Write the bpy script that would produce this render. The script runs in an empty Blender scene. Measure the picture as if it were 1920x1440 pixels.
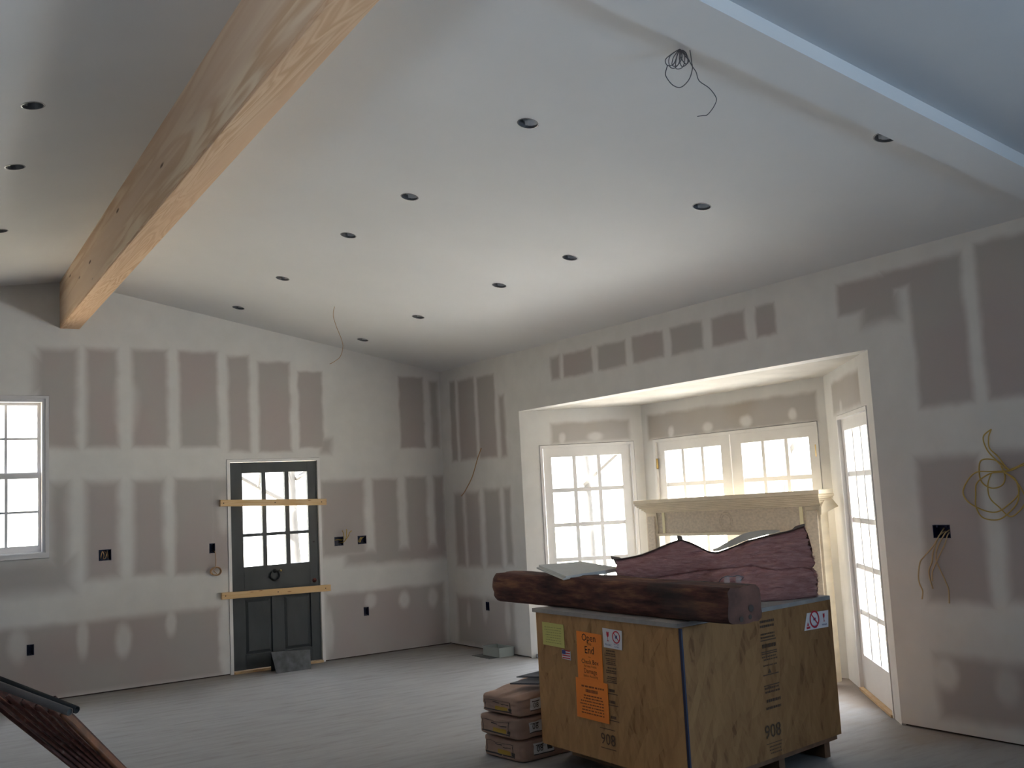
import bpy, bmesh, math, random
import numpy as np
from mathutils import Vector, Matrix, noise
from mathutils.geometry import tessellate_polygon
random.seed(4)
SC = bpy.context.scene
COL = SC.collection
V = Vector

# ------------------------------------------------------------------ camera
cam_d = bpy.data.cameras.new('camera')
cam_d.sensor_width = 36.0
cam_d.lens = 1898.0155 / 1920 * 36
cam_d.clip_start = 0.05
cam_d.clip_end = 300
cam = bpy.data.objects.new('camera', cam_d)
COL.objects.link(cam)
CR = V((0.8322870097723164, -0.551922566535299, -0.05176691910230474))
CU = V((-0.0185181408392842, -0.12101325085038339, 0.9924781466503325))
CF = V((0.5540355690965271, 0.8250680418412234, 0.11093833651257269))
CP = V((-5.676590534412542, -9.931709521990665, 1.568261573697887))
mw = Matrix.Identity(4)
for i in range(3):
    mw[i][0], mw[i][1], mw[i][2], mw[i][3] = CR[i], CU[i], -CF[i], CP[i]
cam.matrix_world = mw
SC.camera = cam

# ------------------------------------------------------------------ view, world, daylight
SC.view_settings.view_transform = 'Standard'
SC.view_settings.look = 'None'
SC.view_settings.gamma = 1.0
SC.view_settings.exposure = 0.90
SC.view_settings.use_curve_mapping = False
cy = SC.cycles
cy.use_denoising = True
cy.max_bounces = 10
cy.diffuse_bounces = 7
cy.glossy_bounces = 3
cy.transparent_max_bounces = 12
cy.transmission_bounces = 6
cy.sample_clamp_indirect = 6.0
cy.caustics_reflective = False
cy.caustics_refractive = False

SKY = 7.0
w = bpy.data.worlds.new('overcast_sky')
SC.world = w
w.use_nodes = True
wn = w.node_tree
wn.nodes.clear()
tc = wn.nodes.new('ShaderNodeTexCoord')
sx = wn.nodes.new('ShaderNodeSeparateXYZ')
rp = wn.nodes.new('ShaderNodeValToRGB')
rp.color_ramp.elements[0].position = 0.45
rp.color_ramp.elements[0].color = (0.95, 0.92, 0.88, 1)
rp.color_ramp.elements[1].position = 0.8
rp.color_ramp.elements[1].color = (0.80, 0.88, 1.0, 1)
mr = wn.nodes.new('ShaderNodeMapRange')
mr.inputs[1].default_value = -1
bg = wn.nodes.new('ShaderNodeBackground')
bg.inputs[1].default_value = SKY
wo = wn.nodes.new('ShaderNodeOutputWorld')
wn.links.new(tc.outputs['Generated'], sx.inputs[0])
wn.links.new(sx.outputs['Z'], mr.inputs[0])
wn.links.new(mr.outputs[0], rp.inputs[0])
cie = wn.nodes.new('ShaderNodeMapRange')        # overcast sky: zenith three times the horizon
cie.inputs[1].default_value, cie.inputs[2].default_value = 0.0, 1.0
cie.inputs[3].default_value, cie.inputs[4].default_value = SKY * 0.42, SKY * 1.6
wn.links.new(sx.outputs['Z'], cie.inputs[0])
wn.links.new(cie.outputs[0], bg.inputs[1])
wn.links.new(rp.outputs[0], bg.inputs[0])
wn.links.new(bg.outputs[0], wo.inputs[0])


def area(name, loc, direction, sx_, sy_, energy=0, color=(1, 1, 1), portal=False, spread=180, up=(0, 0, 1)):
    d = bpy.data.lights.new(name, 'AREA')
    d.shape = 'RECTANGLE'
    d.size, d.size_y = sx_, sy_
    d.energy = energy
    d.color = color
    d.spread = math.radians(spread)
    if portal:
        d.cycles.is_portal = True
    o = bpy.data.objects.new(name, d)
    COL.objects.link(o)
    z = -V(direction).normalized()
    x = V(up).cross(z).normalized()
    y = z.cross(x)
    m = Matrix.Identity(4)
    for i in range(3):
        m[i][0], m[i][1], m[i][2], m[i][3] = x[i], y[i], z[i], loc[i]
    o.matrix_world = m
    return o


B1, B2, HB = -1.573, -5.722, 2.4176         # bay opening in the right wall
DB, C1, C2 = 1.04, -2.222, -4.50            # bay depth and back corners
H0, SL = 3.0186, 0.19364                    # ceiling height at the right wall, slope
# portals (openings through which the sky lights the room)
nL = V((0.529, 0.848, 0)).normalized()
nR = V((0.7616, -0.6481, 0)).normalized()
area('sky_portal', V((0.52, -1.9, 1.1)) + nL * 0.2, -nL, 0.85, 1.8, portal=True)
area('sky_portal', V((1.24, -3.39, 1.1)), (-1, 0, 0), 1.95, 1.8, portal=True)
area('sky_portal', V((0.45, -5.19, 1.1)) + nR * 0.2, -nR, 0.9, 1.8, portal=True)
area('sky_portal', V((-4.56, 0.2, 1.98)), (0, -1, 0), 0.9, 1.4, portal=True)
area('sky_portal', V((-1.96, 0.2, 1.48)), (0, -1, 0), 0.75, 1.0, portal=True)
# blue north daylight through the window in the right wall behind the photographer
area('unseen_area_light', V((-0.03, -11.5, 1.5)), (-1, 0.35, 0.16), 0.6, 0.7, energy=70, color=(0.46, 0.71, 1.0), spread=140)
area('unseen_area_light', V((-8.06, -8.6, 1.6)), (1, 0.55, 0.52), 1.0, 0.9, energy=11, color=(0.80, 0.89, 1.0), spread=80)  # added fill lamp at the left wall, no opening there, lifts the beam
sun_d = bpy.data.lights.new('sun', 'SUN')
sun_d.energy = 55
sun_d.angle = 0.01
sun_d.color = (1.0, 0.95, 0.88)
sun = bpy.data.objects.new('sun', sun_d)
COL.objects.link(sun)
sun.rotation_euler = V((-0.47, -0.01, 0.88)).to_track_quat('Z', 'Y').to_euler()

# ------------------------------------------------------------------ helpers


def mat(name):
    m = bpy.data.materials.new(name)
    m.use_nodes = True
    nt = m.node_tree
    p = nt.nodes['Principled BSDF']
    return m, nt, p


def nd(nt, typ, **kw):
    n = nt.nodes.new(typ)
    for k, v in kw.items():
        if k[0] == 'i' and k[1:].isdigit():
            n.inputs[int(k[1:])].default_value = v
        else:
            setattr(n, k, v)
    return n


def simple(name, col, rough=0.7, metal=0.0, var=0.0, scale=8.0, stretch=(1, 1, 1), bump=0.0, spec=0.5):
    m, nt, p = mat(name)
    p.inputs['Roughness'].default_value = rough
    p.inputs['Metallic'].default_value = metal
    p.inputs['Specular IOR Level'].default_value = spec
    p.inputs['Base Color'].default_value = (*col, 1)
    if var > 0:
        t = nd(nt, 'ShaderNodeTexCoord')
        mp = nd(nt, 'ShaderNodeMapping')
        mp.inputs['Scale'].default_value = stretch
        nz = nd(nt, 'ShaderNodeTexNoise')
        nz.inputs['Scale'].default_value = scale
        nz.inputs['Detail'].default_value = 5
        r = nd(nt, 'ShaderNodeValToRGB')
        r.color_ramp.elements[0].position = 0.3
        r.color_ramp.elements[1].position = 0.72
        r.color_ramp.elements[0].color = tuple(c * (1 - var) for c in col) + (1,)
        r.color_ramp.elements[1].color = tuple(min(1, c * (1 + var)) for c in col) + (1,)
        nt.links.new(t.outputs['Object'], mp.inputs[0])
        nt.links.new(mp.outputs[0], nz.inputs['Vector'])
        nt.links.new(nz.outputs['Fac'], r.inputs[0])
        nt.links.new(r.outputs[0], p.inputs['Base Color'])
        if bump > 0:
            b = nd(nt, 'ShaderNodeBump')
            b.inputs['Strength'].default_value = bump
            b.inputs['Distance'].default_value = 0.01
            nt.links.new(nz.outputs['Fac'], b.inputs['Height'])
            nt.links.new(b.outputs[0], p.inputs['Normal'])
    return m


MUD = (0.70, 0.685, 0.66)
BARE = (0.43, 0.38, 0.365)
BARE2 = (0.43, 0.405, 0.385)


def drywall(name, axis, rects, blobs=(), bare=BARE, mudcol=MUD):
    """Joint compound with bare board paper left open in soft rectangles (a0,a1,z0,z1,soft)."""
    m, nt, p = mat(name)
    p.inputs['Roughness'].default_value = 0.9
    p.inputs['Specular IOR Level'].default_value = 0.15
    L = nt.links
    t = nd(nt, 'ShaderNodeTexCoord')
    n1 = nd(nt, 'ShaderNodeTexNoise')
    n1.inputs['Scale'].default_value = 5
    n1.inputs['Detail'].default_value = 3
    L.new(t.outputs['Object'], n1.inputs['Vector'])
    s1 = nd(nt, 'ShaderNodeVectorMath', operation='SUBTRACT')
    s1.inputs[1].default_value = (0.5, 0.5, 0.5)
    L.new(n1.outputs['Color'], s1.inputs[0])
    s2 = nd(nt, 'ShaderNodeVectorMath', operation='MULTIPLY_ADD')
    s2.inputs[1].default_value = (0.05, 0.05, 0.05)
    L.new(s1.outputs[0], s2.inputs[0])
    L.new(t.outputs['Object'], s2.inputs[2])
    src = s2.outputs[0]

    def box_mask(a0, a1, z0, z1, soft, ell=False):
        c = nd(nt, 'ShaderNodeVectorMath', operation='SUBTRACT')
        ca, cz, ha, hz = (a0 + a1) / 2, (z0 + z1) / 2, abs(a1 - a0) / 2, abs(z1 - z0) / 2
        c.inputs[1].default_value = (ca, 0, cz) if axis == 'X' else (0, ca, cz)
        L.new(src, c.inputs[0])
        r = nd(nt, 'ShaderNodeMapRange', interpolation_type='SMOOTHSTEP')
        if ell:
            d = nd(nt, 'ShaderNodeVectorMath', operation='MULTIPLY')
            d.inputs[1].default_value = (1 / ha, 0, 1 / hz) if axis == 'X' else (0, 1 / ha, 1 / hz)
            L.new(c.outputs[0], d.inputs[0])
            ln = nd(nt, 'ShaderNodeVectorMath', operation='LENGTH')
            L.new(d.outputs[0], ln.inputs[0])
            L.new(ln.outputs['Value'], r.inputs[0])
            r.inputs[1].default_value = 1.25
            r.inputs[2].default_value = 0.45
        else:
            a = nd(nt, 'ShaderNodeVectorMath', operation='ABSOLUTE')
            L.new(c.outputs[0], a.inputs[0])
            h = nd(nt, 'ShaderNodeVectorMath', operation='SUBTRACT')
            h.inputs[1].default_value = (ha, 0, hz) if axis == 'X' else (0, ha, hz)
            L.new(a.outputs[0], h.inputs[0])
            x = nd(nt, 'ShaderNodeSeparateXYZ')
            L.new(h.outputs[0], x.inputs[0])
            mx = nd(nt, 'ShaderNodeMath', operation='MAXIMUM')
            L.new(x.outputs['X' if axis == 'X' else 'Y'], mx.inputs[0])
            L.new(x.outputs['Z'], mx.inputs[1])
            L.new(mx.outputs[0], r.inputs[0])
            r.inputs[1].default_value = soft * 0.6
            r.inputs[2].default_value = -soft * 0.6
        return r.outputs[0]

    acc = None
    for (a0, a1, z0, z1, sf) in rects:
        o = box_mask(a0 - .018, a1 + .018, z0 - .005, z1 + .005, sf * .8)
        if acc is None:
            acc = o
        else:
            mm = nd(nt, 'ShaderNodeMath', operation='MAXIMUM')
            L.new(acc, mm.inputs[0])
            L.new(o, mm.inputs[1])
            acc = mm.outputs[0]
    for (a, z, ra, rz, s) in blobs:
        o = box_mask(a - ra, a + ra, z - rz, z + rz, 0, ell=True)
        mm = nd(nt, 'ShaderNodeMath', operation='MULTIPLY_ADD')
        mm.inputs[1].default_value = -s
        mm.inputs[2].default_value = 1
        L.new(o, mm.inputs[0])
        k = nd(nt, 'ShaderNodeMath', operation='MULTIPLY')
        L.new(acc, k.inputs[0])
        L.new(mm.outputs[0], k.inputs[1])
        acc = k.outputs[0]
    # paper tint drifts between grey and pinkish grey
    n2 = nd(nt, 'ShaderNodeTexNoise')
    n2.inputs['Scale'].default_value = 1.3
    L.new(t.outputs['Object'], n2.inputs['Vector'])
    rc = nd(nt, 'ShaderNodeValToRGB')
    rc.color_ramp.elements[0].position = 0.4
    rc.color_ramp.elements[1].position = 0.6
    rc.color_ramp.elements[0].color = (*bare, 1)
    rc.color_ramp.elements[1].color = (*BARE2, 1)
    L.new(n2.outputs['Fac'], rc.inputs[0])
    rm = nd(nt, 'ShaderNodeValToRGB')
    rm.color_ramp.elements[0].position = 0.35
    rm.color_ramp.elements[1].position = 0.7
    rm.color_ramp.elements[0].color = tuple(c * 0.93 for c in mudcol) + (1,)
    rm.color_ramp.elements[1].color = (*mudcol, 1)
    L.new(n1.outputs['Fac'], rm.inputs[0])
    mix = nd(nt, 'ShaderNodeMix', data_type='RGBA')
    if acc is not None:
        L.new(acc, mix.inputs[0])
    else:
        mix.inputs[0].default_value = 0
    L.new(rm.outputs[0], mix.inputs[6])
    L.new(rc.outputs[0], mix.inputs[7])
    L.new(mix.outputs[2], p.inputs['Base Color'])
    return m


def wood(name, c1, c2, c3, stretch, scale=1.0, dist=6.0, rough=0.55, knots=None, bands=5.0):
    m, nt, p = mat(name)
    L = nt.links
    p.inputs['Roughness'].default_value = rough
    p.inputs['Specular IOR Level'].default_value = 0.25
    t = nd(nt, 'ShaderNodeTexCoord')
    mp = nd(nt, 'ShaderNodeMapping')
    mp.inputs['Scale'].default_value = stretch
    L.new(t.outputs['Object'], mp.inputs[0])
    nz = nd(nt, 'ShaderNodeTexNoise')
    nz.inputs['Scale'].default_value = scale
    nz.inputs['Detail'].default_value = 2.5
    nz.inputs['Roughness'].default_value = 0.45
    nz.inputs['Distortion'].default_value = dist * 0.1
    L.new(mp.outputs[0], nz.inputs['Vector'])
    k = nd(nt, 'ShaderNodeMath', operation='MULTIPLY')
    k.inputs[1].default_value = bands * 6.283
    L.new(nz.outputs['Fac'], k.inputs[0])
    sn = nd(nt, 'ShaderNodeMath', operation='SINE')
    L.new(k.outputs[0], sn.inputs[0])
    r = nd(nt, 'ShaderNodeMapRange')
    r.inputs[1].default_value = -1
    r.inputs[2].default_value = 1
    L.new(sn.outputs[0], r.inputs[0])
    cr = nd(nt, 'ShaderNodeValToRGB')
    cr.color_ramp.elements[0].color = (*c1, 1)
    cr.color_ramp.elements[1].color = (*c2, 1)
    L.new(r.outputs[0], cr.inputs[0])
    n2 = nd(nt, 'ShaderNodeTexNoise')
    n2.inputs['Scale'].default_value = scale * 0.45
    n2.inputs['Detail'].default_value = 3
    L.new(mp.outputs[0], n2.inputs['Vector'])
    r2 = nd(nt, 'ShaderNodeMapRange')
    r2.inputs[1].default_value = 0.42
    r2.inputs[2].default_value = 0.68
    L.new(n2.outputs['Fac'], r2.inputs[0])
    mix = nd(nt, 'ShaderNodeMix', data_type='RGBA')
    L.new(r2.outputs[0], mix.inputs[0])
    L.new(cr.outputs[0], mix.inputs[6])
    mix.inputs[7].default_value = (*c3, 1)
    out = mix.outputs[2]
    if knots:
        vs, vr, kc = knots
        mk = nd(nt, 'ShaderNodeMapping')
        mk.inputs['Scale'].default_value = vs
        L.new(t.outputs['Object'], mk.inputs[0])
        vo = nd(nt, 'ShaderNodeTexVoronoi')
        vo.inputs['Scale'].default_value = 1
        L.new(mk.outputs[0], vo.inputs['Vector'])
        rk = nd(nt, 'ShaderNodeMapRange', interpolation_type='SMOOTHSTEP')
        rk.inputs[1].default_value = vr
        rk.inputs[2].default_value = vr * 0.4
        L.new(vo.outputs['Distance'], rk.inputs[0])
        m2 = nd(nt, 'ShaderNodeMix', data_type='RGBA')
        L.new(rk.outputs[0], m2.inputs[0])
        L.new(out, m2.inputs[6])
        m2.inputs[7].default_value = (*kc, 1)
        out = m2.outputs[2]
    L.new(out, p.inputs['Base Color'])
    return m


def osb(name, axes, light=(0.50, 0.27, 0.09), dark=(0.20, 0.09, 0.03)):
    m, nt, p = mat(name)
    L = nt.links
    p.inputs['Roughness'].default_value = 0.7
    p.inputs['Specular IOR Level'].default_value = 0.2
    t = nd(nt, 'ShaderNodeTexCoord')
    prev = None
    for k, (ang, sc) in enumerate([(84, (6, 27)), (112, (10, 50)), (60, (5, 19))]):
        rot = nd(nt, 'ShaderNodeMapping')
        if axes == 'YZ':
            rot.inputs['Rotation'].default_value = (math.radians(ang), 0, 0)
        else:
            rot.inputs['Rotation'].default_value = (0, math.radians(ang), 0)
        scn = nd(nt, 'ShaderNodeMapping')
        scn.inputs['Scale'].default_value = (1, sc[0], sc[1]) if axes == 'YZ' else (sc[0], 1, sc[1])
        L.new(t.outputs['Object'], rot.inputs[0])
        L.new(rot.outputs[0], scn.inputs[0])
        v = nd(nt, 'ShaderNodeTexVoronoi')
        v.inputs['Scale'].default_value = 1
        L.new(scn.outputs[0], v.inputs['Vector'])
        sp = nd(nt, 'ShaderNodeSeparateColor')
        L.new(v.outputs['Color'], sp.inputs[0])
        if prev is None:
            prev = sp.outputs[0]
        else:
            mx = nd(nt, 'ShaderNodeMix', data_type='FLOAT')
            mx.inputs[0].default_value = 0.36
            L.new(prev, mx.inputs[2])
            L.new(sp.outputs[0], mx.inputs[3])
            prev = mx.outputs[0]
    nz = nd(nt, 'ShaderNodeTexNoise')
    nz.inputs['Scale'].default_value = 1.0
    nz.inputs['Detail'].default_value = 6
    nz.inputs['Roughness'].default_value = 0.6
    ms = nd(nt, 'ShaderNodeMapping')
    ms.inputs['Scale'].default_value = (1, 26, 7) if axes == 'YZ' else (26, 1, 7)
    L.new(t.outputs['Object'], ms.inputs[0])
    L.new(ms.outputs[0], nz.inputs['Vector'])
    mx = nd(nt, 'ShaderNodeMix', data_type='FLOAT')
    mx.inputs[0].default_value = 0.34
    L.new(prev, mx.inputs[2])
    L.new(nz.outputs['Fac'], mx.inputs[3])
    cr = nd(nt, 'ShaderNodeValToRGB')
    e = cr.color_ramp.elements
    e[0].position = 0.13
    e[0].color = (*dark, 1)
    e[1].position = 0.72
    e[1].color = (*light, 1)
    x = e.new(0.36)
    x.color = tuple((a * 0.65 + b * 0.35) for a, b in zip(light, dark)) + (1,)
    L.new(mx.outputs[0], cr.inputs[0])
    L.new(cr.outputs[0], p.inputs['Base Color'])
    return m


def glass_mat():
    m = bpy.data.materials.new('window_glass')
    m.use_nodes = True
    nt = m.node_tree
    nt.nodes.clear()
    L = nt.links
    out = nd(nt, 'ShaderNodeOutputMaterial')
    tr = nd(nt, 'ShaderNodeBsdfTransparent')
    tr.inputs[0].default_value = (0.97, 0.98, 0.98, 1)
    gl = nd(nt, 'ShaderNodeBsdfGlossy')
    gl.inputs['Roughness'].default_value = 0.02
    df = nd(nt, 'ShaderNodeBsdfTranslucent')
    df.inputs[0].default_value = (0.75, 0.74, 0.72, 1)
    fr = nd(nt, 'ShaderNodeFresnel')
    fr.inputs[0].default_value = 1.12
    m1 = nd(nt, 'ShaderNodeMixShader')
    geo = nd(nt, 'ShaderNodeNewGeometry')
    inv = nd(nt, 'ShaderNodeMath', operation='SUBTRACT')
    inv.inputs[0].default_value = 1.0
    L.new(geo.outputs['Backfacing'], inv.inputs[1])
    fm = nd(nt, 'ShaderNodeMath', operation='MULTIPLY')      # reflection on the front face only
    L.new(fr.outputs[0], fm.inputs[0])
    L.new(inv.outputs[0], fm.inputs[1])
    L.new(fm.outputs[0], m1.inputs[0])
    L.new(tr.outputs[0], m1.inputs[1])
    L.new(gl.outputs[0], m1.inputs[2])
    t = nd(nt, 'ShaderNodeTexCoord')
    nz = nd(nt, 'ShaderNodeTexNoise')
    nz.inputs['Scale'].default_value = 4
    nz.inputs['Detail'].default_value = 6
    L.new(t.outputs['Object'], nz.inputs['Vector'])
    r = nd(nt, 'ShaderNodeMapRange')
    r.inputs[1].default_value = 0.55
    r.inputs[2].default_value = 0.9
    r.inputs[4].default_value = 0.12
    L.new(nz.outputs['Fac'], r.inputs[0])
    m2 = nd(nt, 'ShaderNodeMixShader')
    L.new(r.outputs[0], m2.inputs[0])
    L.new(m1.outputs[0], m2.inputs[1])
    L.new(df.outputs[0], m2.inputs[2])
    L.new(m2.outputs[0], out.inputs[0])
    return m


# ---- mesh helpers
class MB:
    def __init__(s):
        s.v, s.f = [], []

    def add(s, vs, fs):
        n = len(s.v)
        s.v += [tuple(a) for a in vs]
        s.f += [tuple(i + n for i in q) for q in fs]
        return s

    def obox(s, o, ex, ey, ez):
        o, ex, ey, ez = V(o), V(ex), V(ey), V(ez)
        vs = [o, o + ex, o + ex + ey, o + ey, o + ez, o + ex + ez, o + ex + ey + ez, o + ey + ez]
        return s.add(vs, [(0, 3, 2, 1), (4, 5, 6, 7), (0, 1, 5, 4), (1, 2, 6, 5), (2, 3, 7, 6), (3, 0, 4, 7)])

    def box(s, a, b):
        a = [min(p, q) for p, q in zip(a, b)], [max(p, q) for p, q in zip(a, b)]
        lo, hi = a
        return s.obox(lo, (hi[0] - lo[0], 0, 0), (0, hi[1] - lo[1], 0), (0, 0, hi[2] - lo[2]))

    def prism(s, pts, ext):
        """polygon (3D points) extruded by vector ext"""
        ext = V(ext)
        n = len(pts)
        p = [V(q) for q in pts]
        vs = p + [q + ext for q in p]
        fs = [tuple(range(n))[::-1], tuple(range(n, 2 * n))]
        fs += [(i, (i + 1) % n, n + (i + 1) % n, n + i) for i in range(n)]
        return s.add(vs, fs)

    def tube(s, pts, r, n=8, closed=False, cap=True):
        P = [V(q) for q in pts]
        N = len(P)
        rr = r if callable(r) else (lambda t: r)
        T = []
        for i in range(N):
            a = P[(i - 1) % N] if (closed or i > 0) else P[i]
            b = P[(i + 1) % N] if (closed or i < N - 1) else P[i]
            T.append((b - a).normalized())
        up = V((0, 0, 1)) if abs(T[0].z) < 0.9 else V((1, 0, 0))
        nrm = T[0].cross(up).normalized()
        vs, fs = [], []
        for i in range(N):
            nrm = (nrm - T[i] * nrm.dot(T[i])).normalized()
            bi = T[i].cross(nrm)
            for k in range(n):
                a = 2 * math.pi * k / n
                vs.append(P[i] + (nrm * math.cos(a) + bi * math.sin(a)) * rr(i / max(1, N - 1)))
        m = N if closed else N - 1
        for i in range(m):
            j = (i + 1) % N
            for k in range(n):
                l = (k + 1) % n
                fs.append((i * n + k, i * n + l, j * n + l, j * n + k))
        if cap and not closed:
            fs.append(tuple(range(n))[::-1])
            fs.append(tuple((N - 1) * n + k for k in range(n)))
        return s.add(vs, fs)

    def lathe(s, prof, o, ax=(0, 0, 1), n=20):
        """profile [(r, h)] round axis ax at o"""
        o, ax = V(o), V(ax).normalized()
        u = ax.cross(V((1, 0, 0)) if abs(ax.x) < 0.9 else V((0, 1, 0))).normalized()
        w_ = ax.cross(u)
        vs, fs = [], []
        for r, h in prof:
            for k in range(n):
                a = 2 * math.pi * k / n
                vs.append(o + ax * h + (u * math.cos(a) + w_ * math.sin(a)) * r)
        for i in range(len(prof) - 1):
            for k in range(n):
                l = (k + 1) % n
                fs.append((i * n + k, i * n + l, (i + 1) * n + l, (i + 1) * n + k))
        return s.add(vs, fs)

    def build(s, name, m, parent=None, smooth=False, bevel=0.0):
        me = bpy.data.meshes.new(name)
        me.from_pydata(s.v, [], s.f)
        me.validate()
        me.update()
        if m is M_glass:
            bq = bmesh.new()
            bq.from_mesh(me)
            bmesh.ops.recalc_face_normals(bq, faces=bq.faces)
            bq.to_mesh(me)
            bq.free()
        if smooth:
            for q in me.polygons:
                q.use_smooth = True
        me.materials.append(m)
        o = bpy.data.objects.new(name, me)
        COL.objects.link(o)
        if bevel:
            b = o.modifiers.new('bevel', 'BEVEL')
            b.width = bevel
            b.segments = 2
            b.limit_method = 'ANGLE'
        if parent is not None:
            adopt(o, parent)
        return o


def wpos(o):
    p = V((0, 0, 0))
    while o is not None:
        p = p + V(o.get('_base', (0, 0, 0)))
        o = o.parent
    return p


def adopt(o, parent):
    """parent a mesh that was modelled in world space"""
    o.parent = parent
    o.matrix_parent_inverse = Matrix.Translation(-V(parent.get('_base', (0, 0, 0))))


def tag(o, label, cat=None, group=None, kind=None):
    o['label'] = label
    if cat:
        o['category'] = cat
    if group:
        o['group'] = group
    if kind:
        o['kind'] = kind
    return o


def thing(name, label, cat, loc=(0, 0, 0), group=None, kind=None):
    o = bpy.data.objects.new(name, None)
    o.empty_display_size = 0.1
    COL.objects.link(o)
    o.location = loc
    o['_base'] = tuple(loc)
    return tag(o, label, cat, group, kind)


def spline(pts, n=8, closed=False):
    P = [V(p) for p in pts]
    N = len(P)
    out = []
    m = N if closed else N - 1
    for i in range(m):
        g = lambda k: P[k % N] if closed else P[max(0, min(N - 1, k))]
        a, b, c, d = g(i - 1), g(i), g(i + 1), g(i + 2)
        for k in range(n):
            t = k / n
            out.append(0.5 * ((2 * b) + (c - a) * t + (2 * a - 5 * b + 4 * c - d) * t * t + (3 * b - a - 3 * c + d) * t ** 3))
    if not closed:
        out.append(P[-1])
    return out


def plate(outer, holes, f, ext):
    """flat 2D polygon with holes, mapped by f to 3D, extruded by vector ext"""
    ext = V(ext)
    loops = [list(outer)] + [list(h) for h in holes]
    tris = tessellate_polygon([[V((a, b, 0)) for a, b in l] for l in loops])
    flat = [q for l in loops for q in l]
    n = len(flat)
    front = [V(f(a, b)) for a, b in flat]
    vs = front + [q + ext for q in front]
    fs = [tuple(t) for t in tris] + [tuple(i + n for i in reversed(t)) for t in tris]
    k = 0
    for l in loops:
        c = len(l)
        for i in range(c):
            j = (i + 1) % c
            fs.append((k + i, k + j, n + k + j, n + k + i))
        k += c
    return MB().add(vs, fs)


def rect(a0, a1, b0, b1):
    return [(a0, b0), (a1, b0), (a1, b1), (a0, b1)]


def text_mb(s, o, ex, ez, size, align='CENTER', thick=0.0):
    """letters as mesh: baseline at o, direction ex, up ez"""
    cu = bpy.data.curves.new('lettering', 'FONT')
    cu.body = s
    cu.size = size
    cu.align_x = align
    cu.resolution_u = 2
    ob = bpy.data.objects.new('lettering', cu)
    COL.objects.link(ob)
    dg = bpy.context.evaluated_depsgraph_get()
    me = bpy.data.meshes.new_from_object(ob.evaluated_get(dg))
    o, ex, ez = V(o), V(ex).normalized(), V(ez).normalized()
    vs = [o + ex * v.co.x + ez * v.co.y for v in me.vertices]
    fs = [tuple(p.vertices) for p in me.polygons]
    bpy.data.objects.remove(ob)
    bpy.data.curves.remove(cu)
    bpy.data.meshes.remove(me)
    return vs, fs


# ------------------------------------------------------------------ materials
M_glass = glass_mat()
M_white = simple('white_painted_wood', (0.74, 0.72, 0.70), 0.5, var=0.05, scale=3)
M_ceil = simple('primed_ceiling_board', (0.70, 0.695, 0.69), 0.9, var=0.025, scale=1.5, spec=0.1)
M_dark_gap = simple('dark_sole_plate', (0.07, 0.05, 0.04), 0.9)
M_door = simple('charcoal_door_paint', (0.034, 0.040, 0.042), 0.55, var=0.25, scale=6, stretch=(1, 1, 0.4))
M_brass = simple('brass', (0.75, 0.52, 0.20), 0.35, metal=1.0)
M_black = simple('black_iron', (0.02, 0.02, 0.02), 0.5, metal=0.4)
M_can = simple('galvanised_can', (0.22, 0.22, 0.23), 0.45, metal=0.6, var=0.2, scale=20)
M_box = simple('dark_blue_plastic', (0.012, 0.016, 0.05), 0.5)
M_yel = simple('yellow_cable_jacket', (0.50, 0.34, 0.08), 0.5)
M_cream = simple('cream_cable_jacket', (0.56, 0.40, 0.21), 0.5)
M_tan = simple('tan_cable_jacket', (0.45, 0.27, 0.13), 0.5)
M_grey = simple('grey_cable_jacket', (0.09, 0.09, 0.10), 0.5)
M_lum = wood('pine_stud_lumber', (0.62, 0.40, 0.19), (0.70, 0.50, 0.28), (0.66, 0.44, 0.22), (0.9, 12, 14), 1.6, knots=((5, 9, 30), 0.16, (0.3, 0.13, 0.05)))
M_pine_side = wood('pine_beam_side', (0.68, 0.45, 0.27), (0.86, 0.68, 0.48), (0.76, 0.56, 0.40), (9, 0.55, 9), 1.1, bands=3.5,
                   knots=((0.01, 1.2, 5), 0.085, (0.16, 0.07, 0.03)))
M_pine_bot = wood('pine_beam_underside', (0.62, 0.37, 0.20), (0.79, 0.56, 0.36), (0.73, 0.48, 0.30), (14, 0.8, 14), 0.8, bands=9, dist=14)
M_sill = wood('pine_threshold', (0.55, 0.36, 0.18), (0.62, 0.44, 0.25), (0.5, 0.33, 0.18), (3, 3, 10), 2)

# floor: dusty subfloor, streaked, bare brown wood left by the walls
m, nt, p = mat('dusty_subfloor')
p.inputs['Roughness'].default_value = 0.85
p.inputs['Specular IOR Level'].default_value = 0.2
L = nt.links
t = nd(nt, 'ShaderNodeTexCoord')
mp = nd(nt, 'ShaderNodeMapping')
mp.inputs['Rotation'].default_value = (0, 0, math.radians(32))
mp.inputs['Scale'].default_value = (1.6, 8, 1)
L.new(t.outputs['Object'], mp.inputs[0])
n1 = nd(nt, 'ShaderNodeTexNoise')
n1.inputs['Scale'].default_value = 1.6
n1.inputs['Detail'].default_value = 8
n1.inputs['Roughness'].default_value = 0.65
L.new(mp.outputs[0], n1.inputs['Vector'])
cr = nd(nt, 'ShaderNodeValToRGB')
e = cr.color_ramp.elements
e[0].position = 0.33
e[0].color = (0.245, 0.23, 0.22, 1)
e[1].position = 0.58
e[1].color = (0.315, 0.305, 0.30, 1)
e2 = e.new(0.43)
e2.color = (0.285, 0.275, 0.27, 1)
L.new(n1.outputs['Fac'], cr.inputs[0])
n2 = nd(nt, 'ShaderNodeTexNoise')
n2.inputs['Scale'].default_value = 1.1
n2.inputs['Detail'].default_value = 5
L.new(t.outputs['Object'], n2.inputs['Vector'])
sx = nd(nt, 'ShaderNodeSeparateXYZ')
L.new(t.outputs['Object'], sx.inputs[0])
mxy = nd(nt, 'ShaderNodeMath', operation='MAXIMUM')
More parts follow.
